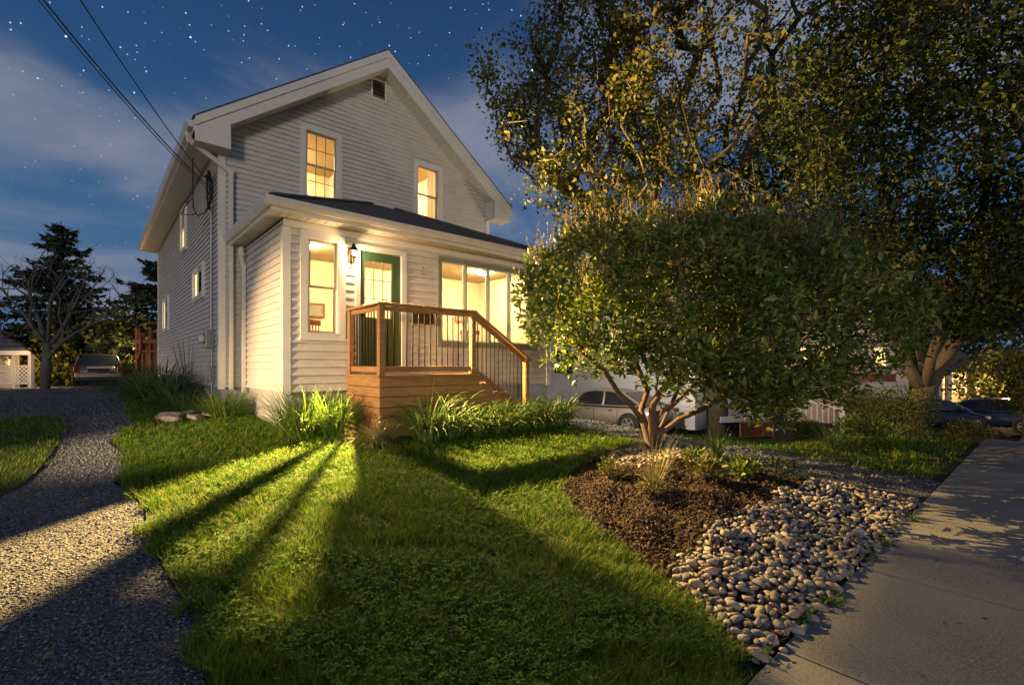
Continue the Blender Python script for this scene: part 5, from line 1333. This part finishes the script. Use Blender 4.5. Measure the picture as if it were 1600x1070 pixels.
c = car('parked_hatchback', 'blue hatchback parked beyond the end of the sidewalk at the right', paint('blue_paint',(.05,.10,.22)), 'hatch', 4.5, 1.8, 1.5); p = ray(1535, 22.5); put(c, p.x, p.y, R(5))
c = car('parked_car', 'dark blue car nose in front of the blue hatchback by the feathery shrub', paint('navy_paint',(.02,.035,.09)), 'hatch', 4.2, 1.75, 1.4); p = ray(1448, 21); put(c, p.x, p.y, R(-134))

# ================================================================== neighbour buildings
def simple_win(mb_f, mb_g, side, plane, a0, a1, z0, z1, out):
    # side 'x': wall at x=plane facing -x ; 'y': wall at y=plane facing -y
    w = .08
    for (p,q,r_,s_) in ((a0-w,a0,z0-w,z1+w),(a1,a1+w,z0-w,z1+w),(a0,a1,z1,z1+w),(a0,a1,z0-w,z0)):
        if side == 'x': mb_f.box(plane-.05,plane-.0,p,q,r_,s_)
        else: mb_f.box(p,q,plane-.05,plane,r_,s_)
    m_ = (a0+a1)/2; zz_ = (z0+z1)/2
    for (p,q,r_,s_) in ((m_-.05,m_+.05,z0,z1),(a0,m_-.05,zz_-.015,zz_+.015),(m_+.05,a1,zz_-.015,zz_+.015)):
        if side == 'x': mb_f.box(plane-.045,plane-.005,p,q,r_,s_)
        else: mb_f.box(p,q,plane-.045,plane-.005,r_,s_)
    if side == 'x': mb_g.quad((plane-.02,a0,z0),(plane-.02,a1,z0),(plane-.02,a1,z1),(plane-.02,a0,z1))
    else: mb_g.quad((a0,plane-.02,z0),(a1,plane-.02,z0),(a1,plane-.02,z1),(a0,plane-.02,z1))
M['whitesiding'] = mat('white_siding', (.62,.62,.66), .5, var=(.54,.54,.58), vscale=3)
nh = empty('neighbour_house', (18,11,-.8), 'white lapped siding house behind the silver beige sedan', 'house')
NX = 15.6; z0_ = -.75
mb = MB(); side_courses(mb, (NX,0,0), (0,1,0), (-1,0,0), 8.2, 15.3, z0_, 3.45, [], .13, t=.02); mb.build('wall', M['whitesiding'], nh)
mb = MB(); side_courses(mb, (0,8.2,0), (1,0,0), (0,-1,0), NX, 22, z0_, 3.45, [], .13, t=.02); mb.build('wall', M['whitesiding'], nh)
mb = MB(); mb.box(NX+.03,22,15.28,15.3,z0_,3.45); mb.build('wall', M['whitesiding'], nh)
MB().box(NX-.03,NX+.08,15.22,15.33,z0_,3.45).build('corner_board', M['whitesiding'], nh)
def nwin(a0,a1,z0,z1):
    f = MB(); g = MB(); simple_win(f, g, 'x', NX-.015, a0, a1, z0, z1, -1); w_ = f.build('window', M['trim'], nh); g.build('pane', M['carglass'], w_)
nwin(13.75,14.85,1.12,2.12); nwin(10.5,11.6,1.12,2.12)
mb = MB(); xm = 18.8; mb.prism([(NX-.35,3.4),(xm,6.0),(22.4,3.4),(22.4,3.3),(NX-.35,3.3)], 'y', 7.9, 15.7); mb.build('roof', M['shingle'], nh)
MB().box(NX-.37,NX-.30,7.9,15.7,3.25,3.42).build('gutter', M['trim'], nh)
# its front porch: lattice skirt, deck, picket stair rail, newel post
np_ = empty('front_porch', (12.5,5.5,-.5), 'white front porch of the neighbour with brown lattice skirt and picket stair rail', 'porch')
lp = hit(1157, 684); d_ = dep(lp)
la = cpt(1157,684,d_); lb_ = cpt(1208,686,d_+.3); zb0 = min(la.z, gz(la.x,la.y)); 
def lattice(a, b, z0, z1, m, parent, s=.07, w=.018, frame=.06, nm='lattice'):
    a = Vector((a[0],a[1],0)); b = Vector((b[0],b[1],0)); d = (b-a); Ln = d.length; d.normalize(); nrm = d.cross(Vector((0,0,1))); mb = MB(); H_ = z1-z0
    for sg, off in ((1,.0),(-1,.012)):
        k = -H_
        while k < Ln:
            s0 = max(0,k); s1 = min(Ln,k+H_)
            if s1-s0 > .01:
                q0, q1 = s0-k, s1-k
                if sg < 0: q0, q1 = H_-q0, H_-q1
                mb.bar(a+d*s0+nrm*off+Vector((0,0,z0+q0)), a+d*s1+nrm*off+Vector((0,0,z0+q1)), .008, w)
            k += s*1.414
    fr = MB(); f = frame
    for p, q in (((0,z0),(Ln,z0)),((0,z1),(Ln,z1)),((0,z0),(0,z1)),((Ln,z0),(Ln,z1))): fr.bar(a+d*p[0]+Vector((0,0,p[1])), a+d*q[0]+Vector((0,0,q[1]+.001)), .03, f)
    mb.build(nm, m, parent); fr.build('lattice_frame', m, parent)
lattice(la, lb_, zb0+.04, zb0+.52, M['rust'], np_, s=.06)
MB().add([(la.x+.05,la.y+.05,zb0),(lb_.x+.05,lb_.y+.05,zb0),(lb_.x+.05,lb_.y+.05,zb0+.5),(la.x+.05,la.y+.05,zb0+.5)],[(0,1,2,3)]).build('backing', M['black'], np_)
bk = CF; dx_ = Vector((bk[0],bk[1],0))
dv = (lb_-la); dv.z = 0; dv.normalize()
A_ = Vector((la.x,la.y,0))-dv*.8; B_ = Vector((lb_.x,lb_.y,0))
zf_ = zb0+.56
mb = MB(); mb.add([tuple(A_+Vector((0,0,zf_))),tuple(B_+Vector((0,0,zf_))),tuple(B_+dx_*2.6+Vector((0,0,zf_))),tuple(A_+dx_*2.6+Vector((0,0,zf_)))],[(0,1,2,3)])
mb.bar(A_+Vector((0,0,zf_+.09)),B_+Vector((0,0,zf_+.09)),.04,.2); mb.build('floor', M['whitesiding'], np_)
mb = MB(); mb.add([tuple(B_+Vector((0,0,zb0-.2))),tuple(B_+dx_*2.6+Vector((0,0,zb0-.2))),tuple(B_+dx_*2.6+Vector((0,0,zf_))),tuple(B_+Vector((0,0,zf_)))],[(0,1,2,3)]); mb.build('skirting', M['whitesiding'], np_)
tp = cpt(1238,620,d_+.9); bp_ = cpt(1317,640,d_+.4)
def prail(a, b, h=.62, n=9):
    MB().bar(a,b,.05,.06).build('stair_rail', M['trim'], np_)
    for i in range(n):
        q = a.lerp(b, (i+.5)/n); MB().box(q.x-.02,q.x+.02,q.y-.02,q.y+.02,q.z-h,q.z+.06).build('picket', M['trim'], np_)
prail(tp, bp_)
MB().box(bp_.x-.07,bp_.x+.07,bp_.y-.07,bp_.y+.07,gz(bp_.x,bp_.y)-.1,bp_.z+.12).build('newel_post', M['trim'], np_, bevel=.01)
# maroon awning house + glow behind bush
p = ray(1330, 21); gh = empty('distant_house', (p.x,p.y,-1), 'pinkish house front with maroon porch roof left of the leaning maple', 'house')
def cam_box(mb, X0, X1, D0, D1, z0, z1):
    vs = []
    for z in (z0,z1):
        for X, D in ((X0,D0),(X1,D0),(X1,D1),(X0,D1)): q = cw(X, D); vs.append((q.x,q.y,z))
    return mb.add(vs, [(0,3,2,1),(4,5,6,7),(0,1,5,4),(1,2,6,5),(2,3,7,6),(3,0,4,7)])
M['pinkwall'] = mat('pale_wall', (.6,.5,.45), .7, var=(.5,.42,.38))
fxX = lambda px, D: (px-800)/FPX*D
def pbox(mb, px0, px1, D0, D1, z0, z1):                          # block whose ends run straight away from the street corner
    vs = []
    for z in (z0,z1):
        for X, D in ((fxX(px0,D0),D0),(fxX(px1,D0),D0),(fxX(px1,D0)*(D1/D0),D1),(fxX(px0,D0)*(D1/D0),D1)): q = cw(X, D); vs.append((q.x,q.y,z))
    return mb.add(vs, [(0,3,2,1),(4,5,6,7),(0,1,5,4),(1,2,6,5),(2,3,7,6),(3,0,4,7)])
cam_box(MB(), fxX(1225,22), fxX(1420,22), 22, 26, -1.5, zr(2.5)).build('wall', M['pinkwall'], gh)
cam_box(MB(), fxX(1345,20.4), fxX(1400,20.4), 20.4, 22, zr(-.72), zr(-.38)).build('porch_roof', mat('maroon_roof',(.12,.02,.02),.7,var=(.08,.015,.015)), gh)
cam_box(MB(), fxX(1210,21.6), fxX(1430,21.6), 21.6, 26.4, zr(2.5), zr(2.75)).build('roof', M['shingle'], gh)
M['glowpane'] = emit_mat('lit_room', (1,.62,.22), 3.0)
for a, b, z0, z1 in ((1238,1262,.15,.75),(1285,1302,.35,.9),(1366,1384,-.1,.75)):
    f = MB(); cam_box(f, fxX(a-4,21.9), fxX(b+4,21.9), 21.9, 21.999, zr(z0-.1), zr(z1+.1)); w_ = f.build('window', M['trim'], gh)
    cam_box(MB(), fxX(a,21.88), fxX(b,21.88), 21.88, 21.895, zr(z0), zr(z1)).build('pane', M['glowpane'], w_)
# lit house down the street
sh = empty('distant_house', tuple(cw(fxX(1510,40),40))+(-2.5,), 'warmly lit house with square porch posts above the blue hatchback', 'house')
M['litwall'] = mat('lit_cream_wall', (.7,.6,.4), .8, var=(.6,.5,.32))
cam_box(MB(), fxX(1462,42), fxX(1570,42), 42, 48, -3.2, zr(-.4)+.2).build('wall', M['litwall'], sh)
for a in (1470,1484,1519,1558): cam_box(MB(), fxX(a-3,39), fxX(a+3,39), 39, 39.3, -3.2, zr(-.6)).build('post', M['pinkwall'], sh)
mb = MB(); 
for k_ in range(5): cam_box(mb, fxX(1458,38.5)+k_*.25, fxX(1574,38.5)-k_*.25, 38.5+k_*.6, 48, zr(-.6)+k_*.35, zr(-.6)+k_*.35+.36)
mb.build('roof', M['shingle'], sh)
for a,b,z0,z1,m_ in ((1490,1516,-2.4,-.95,'glowpane'),(1523,1531,-2.7,-.9,'glowpane'),(1465,1469,-2.2,-1.5,'glowpane')):
    f = MB(); cam_box(f, fxX(a-1.5,41.9), fxX(b+1.5,41.9), 41.9, 41.98, zr(z0-.12), zr(z1+.12)); w_ = f.build('window', M['trim'], sh)
    cam_box(MB(), fxX(a,41.8), fxX(b,41.8), 41.8, 41.88, zr(z0), zr(z1)).build('pane', M[m_], w_)
# street lamp globe
lp_ = cpt(1575,603,31); sl = empty('lamp_post', (lp_.x,lp_.y,gz(lp_.x,lp_.y)), 'small lit globe lamp on a post above the rear of the blue hatchback', 'lamp post')
MB().tube([(lp_.x,lp_.y,gz(lp_.x,lp_.y)),(lp_.x,lp_.y,lp_.z-.2)], .05, 8).build('post', M['pinkwall'], sl)
MB().lathe(lp_, [(.05,-.22),(.17,-.12),(.2,0),(.15,.13),(.03,.19)], 12).build('globe', emit_mat('globe_glow',(1,.62,.25),18), sl, True)
q1 = hit(1560,668); q2 = cpt(1588,605,dep(q1)+.2)
tag(MB().bar(tuple(q1), tuple(q2), .06, .06).build('garden_stake', M['wood'], None), 'slanted wooden stake standing in the verge before the blue hatchback', 'stake')
q1 = hit(1572,668); q2 = cpt(1604,628,dep(q1)+.2)
tag(MB().tube([tuple(q1), tuple(q2)], [.05,.035], 6).build('sapling_trunk', M['barkpale'], None, True), 'short leaning reddish sapling trunk right of the slanted stake', 'tree trunk')

# ---- far left: porch house, gate
D_ = 20.5
lh = empty('porch_house', tuple(cw(fxX(-20,D_),D_))+(.5,), 'low neighbour house with lit eave and white lattice porch at the far left', 'house')
gy = zr((570-600)/FPX*D_)
pbox(MB(), -220, 30, D_+2.2, D_+8, gy-.5, zr(.75)).build('wall', M['pinkwall'], lh)
mb = MB()
for k_ in range(7): pbox(mb, -240, 48-k_*14, D_-.3+k_*.35, D_+8, zr(.52)+k_*.2, zr(.52)+k_*.2+.21)
mb.build('roof', M['shingle'], lh)
cam_box(MB(), fxX(-240,D_-.34), fxX(48.5,D_-.34), D_-.36, D_-.31, zr(.42), zr(.60)).build('fascia', M['trim'], lh)
for a in (-60,-20,21,46): cam_box(MB(), fxX(a-2.5,D_), fxX(a+2.5,D_), D_, D_+.15, gy-.2, zr(.45)).build('post', M['trim'], lh)
a1_ = cw(fxX(-200,D_),D_); a2_ = cw(fxX(18,D_),D_); a3_ = cw(fxX(24,D_),D_); a4_ = cw(fxX(44,D_),D_)
lattice(a1_, a2_, gy+.02, gy+.78, M['trim'], lh, s=.12, w=.045); lattice(a3_, a4_, gy+.02, gy+.78, M['trim'], lh, s=.12, w=.045)
f = MB(); cam_box(f, fxX(-8,D_+2), fxX(9,D_+2), D_+2.1, D_+2.19, zr(-.35), zr(.4)); w_ = f.build('window', M['trim'], lh); cam_box(MB(), fxX(-6,D_+2), fxX(7,D_+2), D_+2.06, D_+2.09, zr(-.28), zr(.33)).build('pane', M['curtain'], w_)
# reddish wooden gate / playset behind the house corner
Dg = 23.5; gp_ = empty('wooden_gate', tuple(cw(fxX(228,Dg),Dg))+(.6,), 'tall reddish wooden gate frame with posts beyond the rear house corner', 'gate'); gb = zr(-1.0)
for a, h_ in ((212.5,1.95),(222,1.7),(234,1.95),(246,1.9)): cam_box(MB(), fxX(a-1.6,Dg), fxX(a+1.6,Dg), Dg, Dg+.12, gb, zr(h_)-.1).build('post', M['rust'], gp_)
cam_box(MB(), fxX(222,Dg), fxX(250,Dg), Dg+.13, Dg+.20, zr(-.8), zr(1.05)).build('board_panel', M['rust'], gp_)
cam_box(MB(), fxX(208,Dg), fxX(252,Dg), Dg-.05, Dg-.002, zr(1.05), zr(1.25)).build('beam', M['rust'], gp_)
cam_box(MB(), fxX(218,Dg), fxX(256,Dg), Dg-.02, Dg+.4, zr(.62), zr(.72)).build('beam', M['rust'], gp_)
mb = MB(); pts = [cpt(216+4*math.sin(t_*.6), 560-t_*9, Dg-.1) for t_ in range(6)]; mb.tube(pts, .06, 8); mb.build('brace', M['rust'], gp_, True)
# fence line closing the court behind the wagon
fn = empty('board_fence', tuple(cw(fxX(130,34),34))+(.4,), 'dark board fence behind the parked wagon', 'fence')
M['fence'] = mat('weathered_boards', (.06,.045,.035), .85, var=(.09,.07,.055), vscale=6, stretch=(4,4,.4))
for k_ in range(34): cam_box(MB(), fxX(20,36)+k_*.42, fxX(20,36)+k_*.42+.40, 36, 36.03, -.4, zr(.25)+.03*(k_%3)).build('board', M['fence'], fn)
# ================================================================== light
W = bpy.data.worlds.new("World"); sc.world = W; W.use_nodes = True; N = W.node_tree.nodes; L = W.node_tree.links
bg = N['Background']; tc = N.new('ShaderNodeTexCoord')
SUN_EL, SUN_AZ = R(12), R(195)
sky = N.new('ShaderNodeTexSky'); sky.sky_type = 'NISHITA'; sky.sun_disc = False; sky.sun_elevation = SUN_EL
sep = N.new('ShaderNodeSeparateXYZ'); L.new(tc.outputs['Generated'], sep.inputs[0])
gr = N.new('ShaderNodeValToRGB'); e = gr.color_ramp.elements
e[0].position = 0; e[0].color = (.050,.105,.190,1); e[1].position = .75; e[1].color = (.006,.020,.065,1)
q = e.new(.22); q.color = (.030,.080,.165,1); q = e.new(.45); q.color = (.014,.046,.120,1)
L.new(sep.outputs[2], gr.inputs[0])
sm = N.new('ShaderNodeMix'); sm.data_type = 'RGBA'; sm.blend_type = 'ADD'; sm.inputs['Factor'].default_value = .0015; L.new(gr.outputs[0], sm.inputs['A']); L.new(sky.outputs[0], sm.inputs['B'])
# clouds: streaky noise
dv_ = N.new('ShaderNodeVectorMath'); dv_.operation = 'DIVIDE'; ad = N.new('ShaderNodeMath'); ad.operation = 'ADD'; ad.inputs[1].default_value = .25; L.new(sep.outputs[2], ad.inputs[0])
cmb = N.new('ShaderNodeCombineXYZ'); 
for i_ in range(3): L.new(ad.outputs[0], cmb.inputs[i_])
L.new(tc.outputs['Generated'], dv_.inputs[0]); L.new(cmb.outputs[0], dv_.inputs[1])
mp = N.new('ShaderNodeMapping'); mp.inputs['Scale'].default_value = (1.0,1.7,1); mp.inputs['Rotation'].default_value = (0,0,R(-25)); mp.inputs['Location'].default_value = (1.6,.4,0); L.new(dv_.outputs[0], mp.inputs[0])
cn = N.new('ShaderNodeTexNoise'); cn.inputs['Scale'].default_value = 1.15; cn.inputs['Detail'].default_value = 7; cn.inputs['Roughness'].default_value = .5; cn.inputs['Distortion'].default_value = .25; L.new(mp.outputs[0], cn.inputs['Vector'])
cr = N.new('ShaderNodeValToRGB'); cr.color_ramp.interpolation = 'EASE'; cr.color_ramp.elements[0].position = .42; cr.color_ramp.elements[1].position = .66; cr.color_ramp.elements[1].color = (.8,.8,.8,1); L.new(cn.outputs['Fac'], cr.inputs[0])
cm = N.new('ShaderNodeMix'); cm.data_type = 'RGBA'; L.new(cr.outputs[0], cm.inputs['Factor']); L.new(sm.outputs['Result'], cm.inputs['A']); cm.inputs['B'].default_value = (.155,.168,.215,1)
# stars
def stars(scale, rad_, thr, amp):
    v = N.new('ShaderNodeTexVoronoi'); v.inputs['Scale'].default_value = scale; L.new(tc.outputs['Generated'], v.inputs['Vector'])
    a = N.new('ShaderNodeMapRange'); a.inputs['From Min'].default_value = rad_; a.inputs['From Max'].default_value = rad_*.35; L.new(v.outputs['Distance'], a.inputs[0])
    s_ = N.new('ShaderNodeSeparateColor'); L.new(v.outputs['Color'], s_.inputs[0]); b = N.new('ShaderNodeMapRange'); b.inputs['From Min'].default_value = thr; b.inputs['To Max'].default_value = amp; L.new(s_.outputs[0], b.inputs[0])
    m_ = N.new('ShaderNodeMath'); m_.operation = 'MULTIPLY'; L.new(a.outputs[0], m_.inputs[0]); L.new(b.outputs[0], m_.inputs[1]); return m_.outputs[0]
s1 = stars(100, .13, .35, .7); s2 = stars(36, .055, .3, 1.5); s3 = stars(13, .034, .25, 6.0)
a1 = N.new('ShaderNodeMath'); a1.operation = 'ADD'; L.new(s1, a1.inputs[0]); L.new(s2, a1.inputs[1])
a2 = N.new('ShaderNodeMath'); a2.operation = 'ADD'; L.new(a1.outputs[0], a2.inputs[0]); L.new(s3, a2.inputs[1])
fd = N.new('ShaderNodeMapRange'); fd.inputs['From Min'].default_value = .12; fd.inputs['From Max'].default_value = .5; L.new(sep.outputs[2], fd.inputs[0])
a3 = N.new('ShaderNodeMath'); a3.operation = 'MULTIPLY'; L.new(a2.outputs[0], a3.inputs[0]); ci = N.new('ShaderNodeMath'); ci.operation = 'MULTIPLY_ADD'; L.new(cr.outputs[0], ci.inputs[0]); ci.inputs[1].default_value = -.8; ci.inputs[2].default_value = 1; ci2 = N.new('ShaderNodeMath'); ci2.operation = 'MULTIPLY'; L.new(fd.outputs[0], ci2.inputs[0]); L.new(ci.outputs[0], ci2.inputs[1]); L.new(ci2.outputs[0], a3.inputs[1])
stc = N.new('ShaderNodeMix'); stc.data_type = 'RGBA'; stc.blend_type = 'ADD'; stc.clamp_factor = False; L.new(a3.outputs[0], stc.inputs['Factor']); L.new(cm.outputs['Result'], stc.inputs['A']); stc.inputs['B'].default_value = (.75,.88,1,1)
L.new(stc.outputs['Result'], bg.inputs[0]); bg.inputs[1].default_value = 1.6

def light(kind, name, loc, energy, colr, size=.05, to=None, ang=None, blend=.5):
    d = bpy.data.lights.new(name, kind); d.energy = energy; d.color = colr; o = bpy.data.objects.new(name, d); col.objects.link(o); o.location = loc
    if kind in ('POINT','SPOT'): d.shadow_soft_size = size
    if kind == 'SPOT': d.spot_size = ang; d.spot_blend = blend
    if to is not None: o.rotation_euler = (Vector(to)-Vector(loc)).to_track_quat('-Z','Y').to_euler()
    return o
# faint low glow of the sky behind the lens
s = light('SUN', 'dusk_sun', (0,0,20), .84, (1,.86,.70))
d_s = Vector((.06,-1.0,math.tan(R(3)))).normalized(); v_s = Vector((CR[0]*d_s.x+CF[0]*d_s.y, CR[1]*d_s.x+CF[1]*d_s.y, d_s.z))
s.rotation_euler = (-v_s).to_track_quat('-Z','Y').to_euler(); s.data.angle = R(8)
sky.sun_rotation = math.atan2(v_s.x, v_s.y); sky.sun_elevation = math.asin(v_s.z)
# the wall lantern: bulb glow on the wall, and its outward throw
light('POINT', 'lantern_light', (LX,LY-.02,LZ-.03), 60, (1,.66,.30), .04)
def throw(az, el, e_, half, bl=.5):
    o_ = (LX,LY,LZ-.03); light('SPOT', 'lantern_throw', o_, e_, (1,.61,.19), .0016, to=(o_[0]+math.cos(R(az)),o_[1]+math.sin(R(az)),o_[2]+math.tan(R(el))), ang=R(2*half), blend=bl)
throw(216, -34, 15500, 40, .25); throw(302, -8, 8800, 50, .25)
light('SPOT', 'lawn_fill', (LX,LY-.09,LZ-.12), 1700, (1,.64,.24), .06, to=(LX+.0,LY-1,LZ-.85), ang=R(64), blend=.8)  # extra fill outside the cage, added to lift the dark lawn
light('POINT', 'side_yard_fill', (11.2,8.2,1.7), 600, (1,.80,.58), .1)  # unseen light added to brighten the sedan and the neighbour's wall
# assumed unseen spot across the drive, added to warm the porch side wall and deck
light('SPOT', 'assumed_side_spot', (-5.5,6.2,2.6), 7500, (1,.68,.33), .05, to=(2.6,8.1,1.1), ang=R(36), blend=.8)
# assumed yard lamp near the far left porch; assumed porch lamp down the street
p = cw(fxX(50,22.3),22.3); light('POINT', 'assumed_yard_lamp', (p.x,p.y,1.4), 210, (1,.62,.2), .1)  # assumed unseen source of the yellow light on the low trees
p = cw(fxX(202,24.2),24.2); light('POINT', 'assumed_gate_lamp', (p.x,p.y,2.3), 210, (1,.62,.2), .1)  # assumed from the lit foliage behind the gate, no fixture built
p = cw(fxX(10,19.2),19.2); light('POINT', 'assumed_porch_lamp', (p.x,p.y,zr(.3)), 60, (1,.6,.25), .1)  # assumed lamp under the far left eave, no fixture built
p = cw(fxX(1505,39.8),39.8); light('POINT', 'assumed_street_porch_lamp', (p.x,p.y,zr(-1.2)), 900, (1,.62,.22), .2)  # assumed source of the porch glow, no fixture built
p = cw(fxX(1575,28),28); light('POINT', 'lamp_post_light', (p.x,p.y,zr(-1.2)), 500, (1,.62,.22), .2)
p = cw(fxX(1345,19.5),19.5); light('POINT', 'assumed_porch_light', (p.x,p.y,zr(.1)), 120, (1,.6,.3), .1)  # assumed unseen light on the pinkish house front
sc.view_settings.view_transform = 'Standard'; sc.view_settings.look = 'None'; sc.view_settings.exposure = 0; sc.view_settings.gamma = 1
sc.render.engine = 'CYCLES'; sc.cycles.max_bounces = 6; sc.cycles.diffuse_bounces = 3; sc.cycles.transparent_max_bounces = 12; sc.cycles.use_denoising = True
sc.cycles.sample_clamp_indirect = 4; sc.cycles.caustics_reflective = False; sc.cycles.caustics_refractive = False
